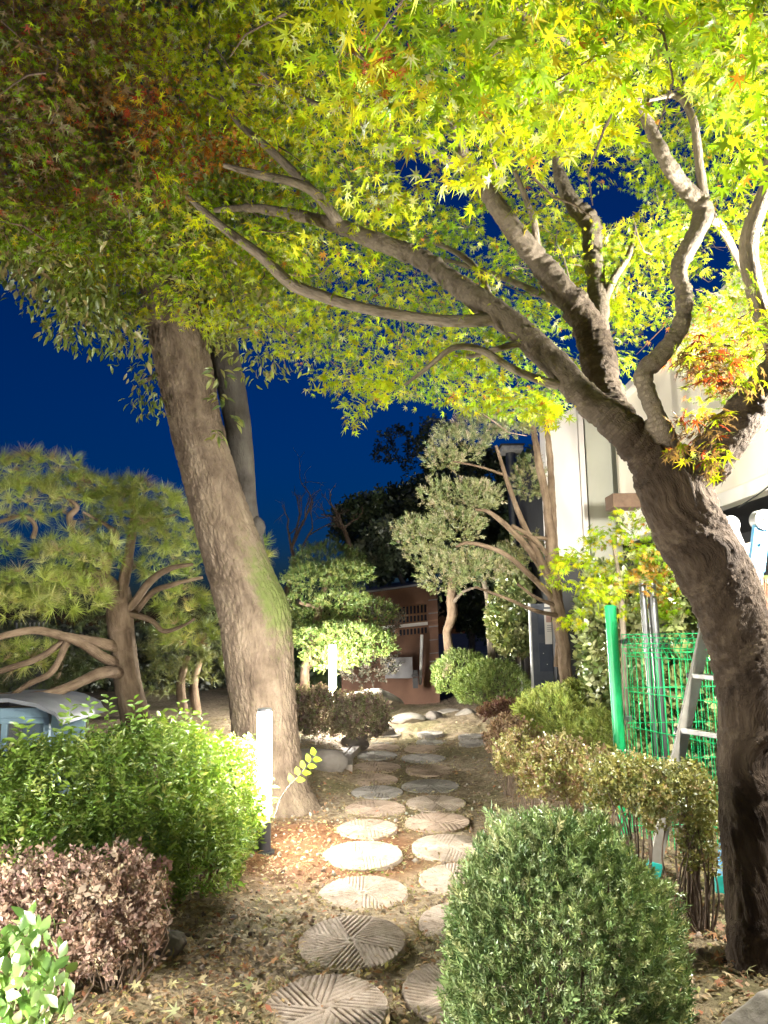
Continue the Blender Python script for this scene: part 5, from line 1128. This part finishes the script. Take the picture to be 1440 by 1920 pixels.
for k, (px, r) in enumerate([(1209, .028), (1226, .042)]):
    c = at(px, 1150, 6.9 + .05 * k); z1 = at(px, 1085, 6.9)[2]
    o = MB().tube([(c[0] + .03, c[1], -.2), (c[0] - .01, c[1], z1 - .04)], r, 20).build('steel_pole', M['steel'], None, True)
    tag(o, ('thinner dark reflecting steel pole, left of the pair behind the fence', 'thicker bright steel pole, right of the pair behind the fence')[k], 'pole', 'steel poles behind the fence')

# ------------------------------------------------------------------ folding ladder behind the maple
lad = thing('folding_ladder', (*ground_at(1355, 1655, .08)[:2], 0.08), 'folding aluminium step ladder with worn blue rails behind the maple trunk', 'ladder')
LO = -np.array(lad.location)
def lpart(mb, name, mat, smooth=False, bevel=0.0):
    o = mb.build(name, mat, lad, smooth, bevel=bevel); o.location = tuple(LO); return o
LD = 4.95
topL, topR = at(1366, 985, LD + .12), at(1428, 975, LD - .25)                    # hinge heads
footL, footR = at(1226, 1720, LD + .05), at(1352, 1662, LD - .22); footL[2] = footR[2] = 0.1
rearL, rearR = topL + np.array([1.0, .55, -topL[2] + .1]), topR + np.array([1.0, .55, -topR[2] + .1])
ax = unit(topR - topL)
for (a, b, mt, nm) in ((footL, topL, 'alu', 'front_rail'), (footR, topR, 'blue', 'front_rail'), (rearL, topL, 'alu', 'rear_rail'), (rearR, topR, 'blue', 'rear_rail')):
    d = unit(b - a); lpart(MB().bar(a + d * .06, b - d * .10, 0.028, 0.082, up=np.cross(d, ax)), nm, M[mt], bevel=.004)
    lpart(MB().bar(b - d * .32, b - d * .02, 0.036, 0.098, up=np.cross(d, ax)), 'hinge_plate', M['pale_metal'] if mt == 'alu' else M['blue'], bevel=.006)
for a, b in ((footL, topL), (footR, topR)):
    d = unit(b - a); lpart(MB().bar(a - d * .02, a + d * .10, 0.038, 0.092, up=np.cross(d, ax)), 'foot', M['teal_rubber'], bevel=.006)
for c, s in ((topL, -1), (topR, 1)):                                             # round hinge discs with a bolt
    nrm = unit(np.cross(ax, [0, 0, 1])); n_ = ax * 0.034
    lpart(MB().tube([c - n_, c + n_], 0.062, 28), 'hinge_disc', M['pale_metal'], True)
    lpart(MB().tube([c - n_ * 1.3, c + n_ * 1.3], 0.012, 10), 'hinge_bolt', M['steel'], True)
for f, nm in ((0.20, 'tread'), (0.40, 'tread'), (0.555, 'tread'), (0.70, 'tread'), (0.86, 'tread')):
    a, b = footL + (topL - footL) * f, footR + (topR - footR) * f
    lpart(MB().bar(a - ax * .03, b + ax * .01, 0.09, 0.028), nm, M['pale_metal'], bevel=.004)
    lpart(MB().bar(a - ax * .034, a - ax * .014, 0.094, 0.034), 'tread_cap', M['black_rubber'], bevel=.003)
for f in (.25, .5, .75):
    a, b = rearL + (topL - rearL) * f, rearR + (topR - rearR) * f; lpart(MB().bar(a, b, .03, .03), 'rear_rung', M['alu'], bevel=.004)
q = at(1395, 1000, LD - .3)
for k, (px, py) in enumerate([(1418, 1018), (1436, 1012)]):
    c = at(px, py, LD - .31); lpart(MB().tube([c, c + np.array([0, .01, 0])], .010, 10), 'rivet_hole', M['black_rubber'])
pl0, pl1 = at(1335, 1046, LD + .2), at(1442, 1020, LD + .1)
o = MB().bar(pl0, pl1 + (pl1 - pl0) * .5, .10, .075).build('timber_beam', M['timber'], None, bevel=.005); tag(o, 'weathered timber beam lying across between the ladder heads', 'beam')
# broken shaggy stub at the right edge
stub = thing('broken_stump', (*at(1425, 1500, 4.3)[:2], .1), 'ragged reddish brown broken stump at the right edge below the blue rail', 'stump')
sp_ = np.array([[*at(1432, 1560, 4.35), .10], [*at(1430, 1300, 4.35), .085], [*at(1424, 1180, 4.35), .08], [*at(1420, 1100, 4.35), .07]]); sp_[0, 2] = 0
P = spline(sp_, .02); V, F, a_ = bark_tube(P, 60, .03, 22, .2, seed=3, lobes=.6); V[-60:, 2] += rng.uniform(-.05, .07, 60)
M['shag'] = mat_bark('shaggy_bark', (0.26, 0.13, 0.08), (0.42, 0.28, 0.18), (0.10, 0.05, 0.03), 30)
wpart('stump_wood', V, F, M['shag'], stub, smooth=True, attrs=a_)

# ------------------------------------------------------------------ notice board
M['board'] = mat_plain('slate_board', (0.085, 0.095, 0.115), (0.06, 0.068, 0.085), 6, 0.5)
M['board_panel'] = mat_plain('blue_grey_panel', (0.05, 0.062, 0.088), (0.04, 0.05, 0.072), 9, 0.45)
M['paper'] = mat_plain('paper', (0.78, 0.74, 0.66), (0.72, 0.68, 0.60), 8, 0.7, bstr=0.02)
M['paper_red'] = mat_plain('paper_print', (0.50, 0.30, 0.24), (0.44, 0.26, 0.2), 30, 0.7, bstr=0)
M['ink'] = mat_plain('ink', (0.28, 0.22, 0.22), None, 30, 0.7, bstr=0)
ND = 11.6
n0, n1 = at(990, 1132, ND), at(1053, 1132, ND); x0, x1, zt2 = n0[0] + .04, n1[0] + .10, n0[2]
nbd = thing('notice_board', ((x0 + x1) / 2, ND, 0.1), 'slate grey panelled notice board with papers pinned on beside the juniper trunk', 'notice board')
def npart(mb, name, mat, bevel=.003):
    o = mb.build(name, mat, nbd, bevel=bevel); o.location = tuple(-np.array(nbd.location)); return o
npart(MB().box((x0, ND, -.1), (x1, ND + .08, zt2)), 'board', M['board'], .006)
npart(MB().box((x0 - .025, ND - .01, -.1), (x0 - .002, ND + .09, zt2 + .01)), 'edge_strip', M['white_paint']); npart(MB().box((x1 + .002, ND - .01, -.1), (x1 + .03, ND + .09, zt2 - .02)), 'edge_strip', M['white_paint'])
for z0_, z1_ in ((zt2 - .46, zt2 - .12), (zt2 - 1.0, zt2 - .58), (zt2 - 1.6, zt2 - 1.12)): npart(MB().box((x0 + .09, ND - .012, z0_), (x1 - .03, ND - .001, z1_)), 'sunk_panel', M['board_panel'], .004)
npart(MB().box((x0 + .19, ND - .02, zt2 - .60), (x1 - .01, ND - .014, zt2 - .08)), 'poster', M['paper'], 0)
npart(MB().box((x0 + .215, ND - .024, zt2 - .28), (x1 - .02, ND - .0205, zt2 - .14)), 'poster_heading', M['paper_red'], 0)
for k in range(4): npart(MB().box((x0 + .225, ND - .024, zt2 - .33 - .028 * k), (x1 - .03 - .02 * (k % 2), ND - .0205, zt2 - .322 - .028 * k)), 'print_line', M['ink'], 0)
npart(MB().box((x0 + .20, ND - .022, zt2 - .055), (x0 + .30, ND - .002, zt2 - .005)), 'white_tab', M['paper'], 0)
for dx, dz in ((.36, .82), (.36, .845), (.15, .74), (.2, .9)): npart(MB().box((x0 + dx, ND - .018, zt2 - dz), (x0 + dx + .012, ND - .0125, zt2 - dz + .012)), 'pin', M['white_paint'], 0)

# ------------------------------------------------------------------ unlit lamp mast behind the juniper
LM = 15.0; lm = thing('lamp_mast', (at(958, 1300, LM)[0], LM, 0.1), 'unlit flat headed lamp mast behind the top of the juniper', 'lamp post')
c = at(957, 850, LM); lo = -np.array(lm.location)
o = MB().tube([(c[0] + .08, LM, 0), (c[0], LM, c[2])], .10, 18).build('mast', M['steel'], lm, True); o.location = tuple(lo)
mb = MB().box((c[0] - .21, LM - .3, c[2] + .002), (c[0] + .21, LM + .25, c[2] + .10)); o = mb.build('lamp_head', M['pale_metal'], lm, bevel=.02); o.location = tuple(lo)
mb = MB().box((c[0] - .24, LM - .32, c[2] + .102), (c[0] + .24, LM + .28, c[2] + .13)); o = mb.build('lamp_lid', M['anthracite'] if 'anthracite' in M else M['dark_gap'], lm, bevel=.01); o.location = tuple(lo)

# ------------------------------------------------------------------ glazed booth at the left edge and dark fence behind the pine
M['booth'] = mat_plain('pale_blue_frame', (0.24, 0.36, 0.42), (0.20, 0.30, 0.36), 6, 0.4)
M['booth_roof'] = mat_plain('grey_roof', (0.24, 0.25, 0.26), (0.18, 0.19, 0.2), 6, 0.5)
def mat_glass():
    m, n, l, b = nodes('booth_glass'); b.inputs['Base Color'].default_value = (0.75, 0.85, 0.9, 1); b.inputs['Roughness'].default_value = .05
    b.inputs['Transmission Weight'].default_value = .9; b.inputs['IOR'].default_value = 1.3; return m
M['glass'] = mat_glass()
GD = 7.2; ga, gb_ = at(-40, 1322, GD), at(112, 1345, GD); zg = ga[2]
bo = thing('glazed_booth', ((ga[0] + gb_[0]) / 2, GD, 0.05), 'pale blue framed glazed booth with curved roof behind the hedge at the left edge', 'booth')
def gpart(mb, name, mat, bevel=.004, smooth=False):
    o = mb.build(name, M[mat], bo, smooth, bevel=bevel); o.location = tuple(-np.array(bo.location)); return o
xa, xb = ga[0], gb_[0] - .12
for x in (xa, at(5, 1400, GD)[0], xb): gpart(MB().box((x - .025, GD, 0), (x + .025, GD + .05, zg - .10)), 'frame_post', 'booth')
gpart(MB().box((xa - .026, GD - .004, zg - .17), (xb + .026, GD + .054, zg - .12)), 'frame_rail', 'booth'); gpart(MB().box((xa - .026, GD - .004, .45), (xb + .026, GD + .054, .5)), 'frame_rail', 'booth')
gpart(MB().box((xa, GD + .02, .5), (xb, GD + .028, zg - .17)), 'pane', 'glass', 0)
gpart(MB().box((xa, GD + .9, 0), (xb, GD + .95, zg - .12)), 'back_wall', 'booth'); gpart(MB().box((xa, GD + .01, 0), (xb, GD + .04, .449)), 'kick_panel', 'booth')
gpart(MB().box((xa - .02, GD - .01, zg - .118), (xb + .02, GD + .06, zg - .03)), 'header', 'booth')
arc = [(xa - .1, zg + .02), ((xa + xb) / 2, zg + .03), (xb - .05, zg - .02), (gb_[0], gb_[2] + .02), (gb_[0] + .05, gb_[2] - .06)]
V = [(x, y, z + h) for y in (GD - .1, GD + 1.0) for h in (0, .035) for x, z in arc]; n = len(arc)
Fq = [(i, i + 1, n + i + 1, n + i) for i in range(n - 1)] + [(2 * n + i, 3 * n + i, 3 * n + i + 1, 2 * n + i + 1) for i in range(n - 1)] + [(n + i, n + i + 1, 3 * n + i + 1, 3 * n + i) for i in range(n - 1)] + [(i, 2 * n + i, 2 * n + i + 1, i + 1) for i in range(n - 1)] + [(0, n, 3 * n, 2 * n), (n - 1, 3 * n - 1, 4 * n - 1, 2 * n - 1)]
gpart(MB().add(V, Fq), 'curved_roof', 'booth_roof', 0, True)
KD = 15.0; k0, k1 = at(25, 1190, KD), at(88, 1163, KD)
ra = thing('dark_railing', ((k0[0] + k1[0]) / 2, KD, 0), 'small dark railing panel with pale bars seen through the pine branches', 'railing')
o = MB().box((k0[0], KD, 0), (k1[0], KD + .05, k1[2])).build('backing', M['dark_gap'], ra); o.location = tuple(-np.array(ra.location))
for i in range(7):
    x = k0[0] + .06 + i * (k1[0] - k0[0] - .12) / 6; o = MB().box((x - .012, KD - .02, k0[2] + .03), (x + .012, KD - .002, k1[2] - .04)).build('bar', M['grey_board'], ra); o.location = tuple(-np.array(ra.location))
# ------------------------------------------------------------------ litter on the ground
def on_stone(x, y, grow=1.0):
    k = np.zeros(len(x), bool)
    for sx, sy, r in STONES: k |= (x - sx) ** 2 + (y - sy) ** 2 < (r * grow) ** 2
    return k
def ground_pts(n, y0=2.3, y1=12.5, bias=1.6):
    y = y0 + (y1 - y0) * rng.uniform(size=n) ** bias; x = rng.uniform(-0.62, 0.62, n) * y * 1.02
    return x, y
# fallen leaves: mostly curled dry blades, some maple stars
x, y = ground_pts(70000, bias=1.9); dens = fbm(np.stack([x * 1.3, y * 1.3, 0 * x], -1), 3)
left_bed = (x < -0.35 - .02 * y); k = (rng.uniform(size=len(x)) < np.where(left_bed, .9, .55) * np.clip(dens * 1.7, .2, 1)) & ~(on_stone(x, y, .96) & (rng.uniform(size=len(x)) > .02))
x, y = x[k], y[k]; n = len(x); T = np.column_stack([x, y, gh(x, y) + rng.uniform(.004, .02, n)])
T[on_stone(x, y), 2] += .05
R = rot_from(unit(np.array([0, 0, 1.]) + rng.normal(size=(n, 3)) * .38), rng.normal(size=(n, 3))); C_ = jitter_colors(n, [(0.34, 0.24, 0.13), (0.26, 0.16, 0.08), (0.42, 0.33, 0.19), (0.30, 0.12, 0.06), (0.36, 0.33, 0.11)], [.34, .28, .2, .08, .1])
m5 = rng.uniform(size=n) < .16; S = rng.uniform(.022, .05, n) * np.where(m5, 1.25, 1)
for tm, kk in ((MAPLE5, m5), (small_leaf(.22), ~m5)):
    V, F, c = scatter(tm, R[kk], T[kk], S[kk], C_[kk]); o = obj('fallen_leaves', mesh_np('fallen_leaves', V, F, M['dry'], c))
    tag(o, 'dry star shaped maple leaves scattered over the soil' if tm is MAPLE5 else 'dry narrow brown leaves scattered over the soil', 'leaves', None, 'stuff')
# debris packed against the rims of the stones
xs, ys_ = [], []
for sx, sy, r in STONES:
    m = int(330 * (4.5 / max(sy, 3)) ** 1.2); a = rng.uniform(0, 6.28, m); q = r * rng.uniform(.97, 1.16, m); xs.append(sx + q * np.cos(a)); ys_.append(sy + q * np.sin(a))
xs, ys_ = np.concatenate(xs), np.concatenate(ys_); n2 = len(xs); T2 = np.column_stack([xs, ys_, gh(xs, ys_) + rng.uniform(.0, .022, n2)])
V, F, c = scatter(small_leaf(.16), rot_from(unit(np.array([0, 0, 1.]) + rng.normal(size=(n2, 3)) * .8), rng.normal(size=(n2, 3))), T2, rng.uniform(.015, .04, n2), jitter_colors(n2, [(0.34, 0.28, 0.13), (0.24, 0.23, 0.08), (0.22, 0.15, 0.08), (0.42, 0.36, 0.20)])); o = obj('rim_debris', mesh_np('rim_debris', V, F, M['dry'], c)); tag(o, 'dry debris packed round the rims of the millstones', 'leaves', None, 'stuff')
# larger pale leaves under the azalea and by the maple foot
big_l = np.vstack([np.column_stack([rng.uniform(-1.15, -.45, 70), rng.uniform(2.7, 4.3, 70)]), np.column_stack([rng.uniform(1.15, 1.9, 110), rng.uniform(3.6, 4.6, 110)])])
n = len(big_l); T = np.column_stack([big_l, gh(big_l[:, 0], big_l[:, 1]) + .02]); R = rot_from(unit(np.array([0, -.15, 1.]) + rng.normal(size=(n, 3)) * .4), rng.normal(size=(n, 3)))
V, F, c = scatter(MAPLE7, R, T, rng.uniform(.06, .11, n), jitter_colors(n, [(0.46, 0.38, 0.22), (0.40, 0.28, 0.14), (0.34, 0.17, 0.08), (0.44, 0.42, 0.20)])); o = obj('large_fallen_leaves', mesh_np('large_fallen_leaves', V, F, M['dry'], c)); tag(o, 'large pale curled leaves under the azalea and at the maple foot', 'leaves', None, 'stuff')
# clods and pebbles
x, y = ground_pts(20000, 2.3, 12, 1.8); dens = fbm(np.stack([x * 2 + 9, y * 2, 0 * x], -1), 3); k = (rng.uniform(size=len(x)) < np.clip(dens * 2.6 - .75, .03, 1)) & ~on_stone(x, y, 1.02); x, y = x[k], y[k]; n = len(x)
Sv = (0.005 + 0.017 * rng.uniform(size=n) ** 4)[:, None] * rng.uniform(.6, 1.3, (n, 3)); V0 = ICO1[0] * (1 + .35 * (rng.uniform(size=(len(ICO1[0]), 1)) - .5))
V, F, c = scatter((V0, ICO1[1]), rot_from(unit(rng.normal(size=(n, 3))), rng.normal(size=(n, 3))), np.column_stack([x, y, gh(x, y) + Sv[:, 2] * .25]), Sv, jitter_colors(n, [(0.22, 0.17, 0.12), (0.15, 0.105, 0.07), (0.30, 0.26, 0.20)]))
def mat_vcol(name):
    m, n_, l, b = nodes(name); a = n_.new('ShaderNodeAttribute'); a.attribute_name = 'Col'; l.new(a.outputs['Color'], b.inputs['Base Color']); b.inputs['Roughness'].default_value = .95
    t = noise_node(n_, l, 60, 5); bump(n_, l, t.outputs['Fac'], b, .5); return m
M['clod'] = mat_vcol('clods'); o = obj('pebbles', mesh_np('pebbles', V, F, M['clod'], c)); tag(o, 'small clods and pebbles strewn over the bare soil', 'pebbles', None, 'stuff')
# sparse dry grass and low weeds between the stones
x, y = ground_pts(60000, 2.3, 11.5, 1.7); dens = fbm(np.stack([x * 1.7 + 30, y * 1.7, 0 * x], -1), 3); path = np.exp(-((x - .12 - .03 * (y - 4)) / .8) ** 2)
k = (rng.uniform(size=len(x)) < np.clip((dens - .36) * 3, 0, 1) * (.35 + .65 * path)) & ~on_stone(x, y, 1.0); x, y = x[k], y[k]; n = len(x)
BL = (np.array([(-.03, 0, 0), (.03, 0, 0), (0, .25, 1.0)]), np.array([(0, 1, 2)])); up_ = unit(np.array([0, 0, 1.]) + rng.normal(size=(n, 3)) * .6)
V, F, c = scatter(BL, rot_from(up_, rng.normal(size=(n, 3))), np.column_stack([x, y, gh(x, y) - .003]), rng.uniform(.018, .05, n), jitter_colors(n, [(0.34, 0.30, 0.13), (0.24, 0.25, 0.08), (0.42, 0.34, 0.18)])); o = obj('dry_grass', mesh_np('dry_grass', V, F, M['dry'], c)); tag(o, 'sparse dry yellow grass growing between the millstones', 'grass', None, 'stuff')
x, y = np.concatenate([rng.normal(-.55, .16, 260), rng.normal(.95, .12, 160), rng.normal(-.15, .1, 120)]), np.concatenate([rng.normal(3.0, .25, 260), rng.normal(5.4, .3, 160), rng.normal(5.8, .3, 120)]); k = ~on_stone(x, y, 1.0); x, y = x[k], y[k]; n = len(x)
V, F, c = scatter(OVAL, rot_from(unit(np.array([0, 0, 1.]) + rng.normal(size=(n, 3)) * .5), rng.normal(size=(n, 3))), np.column_stack([x, y, gh(x, y) + .015]), rng.uniform(.02, .04, n), jitter_colors(n, [(0.16, 0.24, 0.05), (0.26, 0.32, 0.08)])); o = obj('ground_weeds', mesh_np('ground_weeds', V, F, M['leaf_dull'], c)); tag(o, 'low green weeds in patches beside the path', 'weeds', None, 'stuff')
# ------------------------------------------------------------------ light bollards
M['anthracite'] = mat_plain('anthracite_metal', (0.055, 0.055, 0.07), (0.04, 0.04, 0.05), 20, 0.45, 0.2, bstr=0.05)
M['lamp_cap'] = mat_plain('lamp_cap', (0.42, 0.42, 0.43), (0.36, 0.36, 0.37), 20, 0.4, 0.5, bstr=0.03)
def bollard(loc, H, r, strength, label, name='light_bollard'):
    t = thing(name, loc, label, 'lamp', 'light bollards along the path')
    z0 = H * 0.262
    MB().lathe([(r * 1.5, -0.03), (r * 1.5, 0.012), (r * 1.02, 0.016), (r, 0.03), (r, z0)], n=32).build('post', M['anthracite'], t, True)
    e = mat_emit('lamp_glow', (1.0, 0.965, 0.90), strength)
    MB().lathe([(r * 0.985, z0 + 0.001), (r * 0.985, H - 0.026)], n=28).build('diffuser', e, t, True)
    MB().lathe([(r, H - 0.025), (r, H - 0.006), (r * 0.93, H)], n=32).build('cap', M['lamp_cap'], t, True)
    return t
nb = ground_at(494, 1606, 0.0); nb[2] = gh(nb[0], nb[1])
bollard(nb, 1.03, 0.0535, LAMP_NEAR, 'tall lit light bollard standing right in front of the leaning trunk')
fb = at(624, 1320, 12.2); fb[2] = gh(fb[0], fb[1])
hf = at(622, 1207, 12.2)[2] - fb[2]
bollard(fb, hf, 0.055, LAMP_FAR, 'distant lit light bollard in front of the clipped pine')
pt = thing('garden_lamp_post', (2.95, 3.6, 0.1), 'tall lit garden lamp post beyond the right edge of the picture, beside the maple', 'lamp post')
MB().lathe([(0.09, -0.05), (0.09, 0.02), (0.04, 0.03), (0.035, 2.55), (0.075, 2.57), (0.075, 2.59)], n=24).build('post', M['anthracite'], pt, True)
MB().lathe([(0.07, 2.592), (0.07, 3.02)], n=20).build('diffuser', mat_emit('post_glow', (1.0, 0.965, 0.90), LAMP_RIGHT), pt, True)
MB().lathe([(0.085, 3.022), (0.085, 3.04), (0.03, 3.08)], n=24).build('cap', M['lamp_cap'], pt, True)
bollard((-2.3, 1.7, 0.05), 1.03, 0.0535, LAMP_LEFT, 'lit light bollard beyond the left edge of the picture, before the glossy shrub')
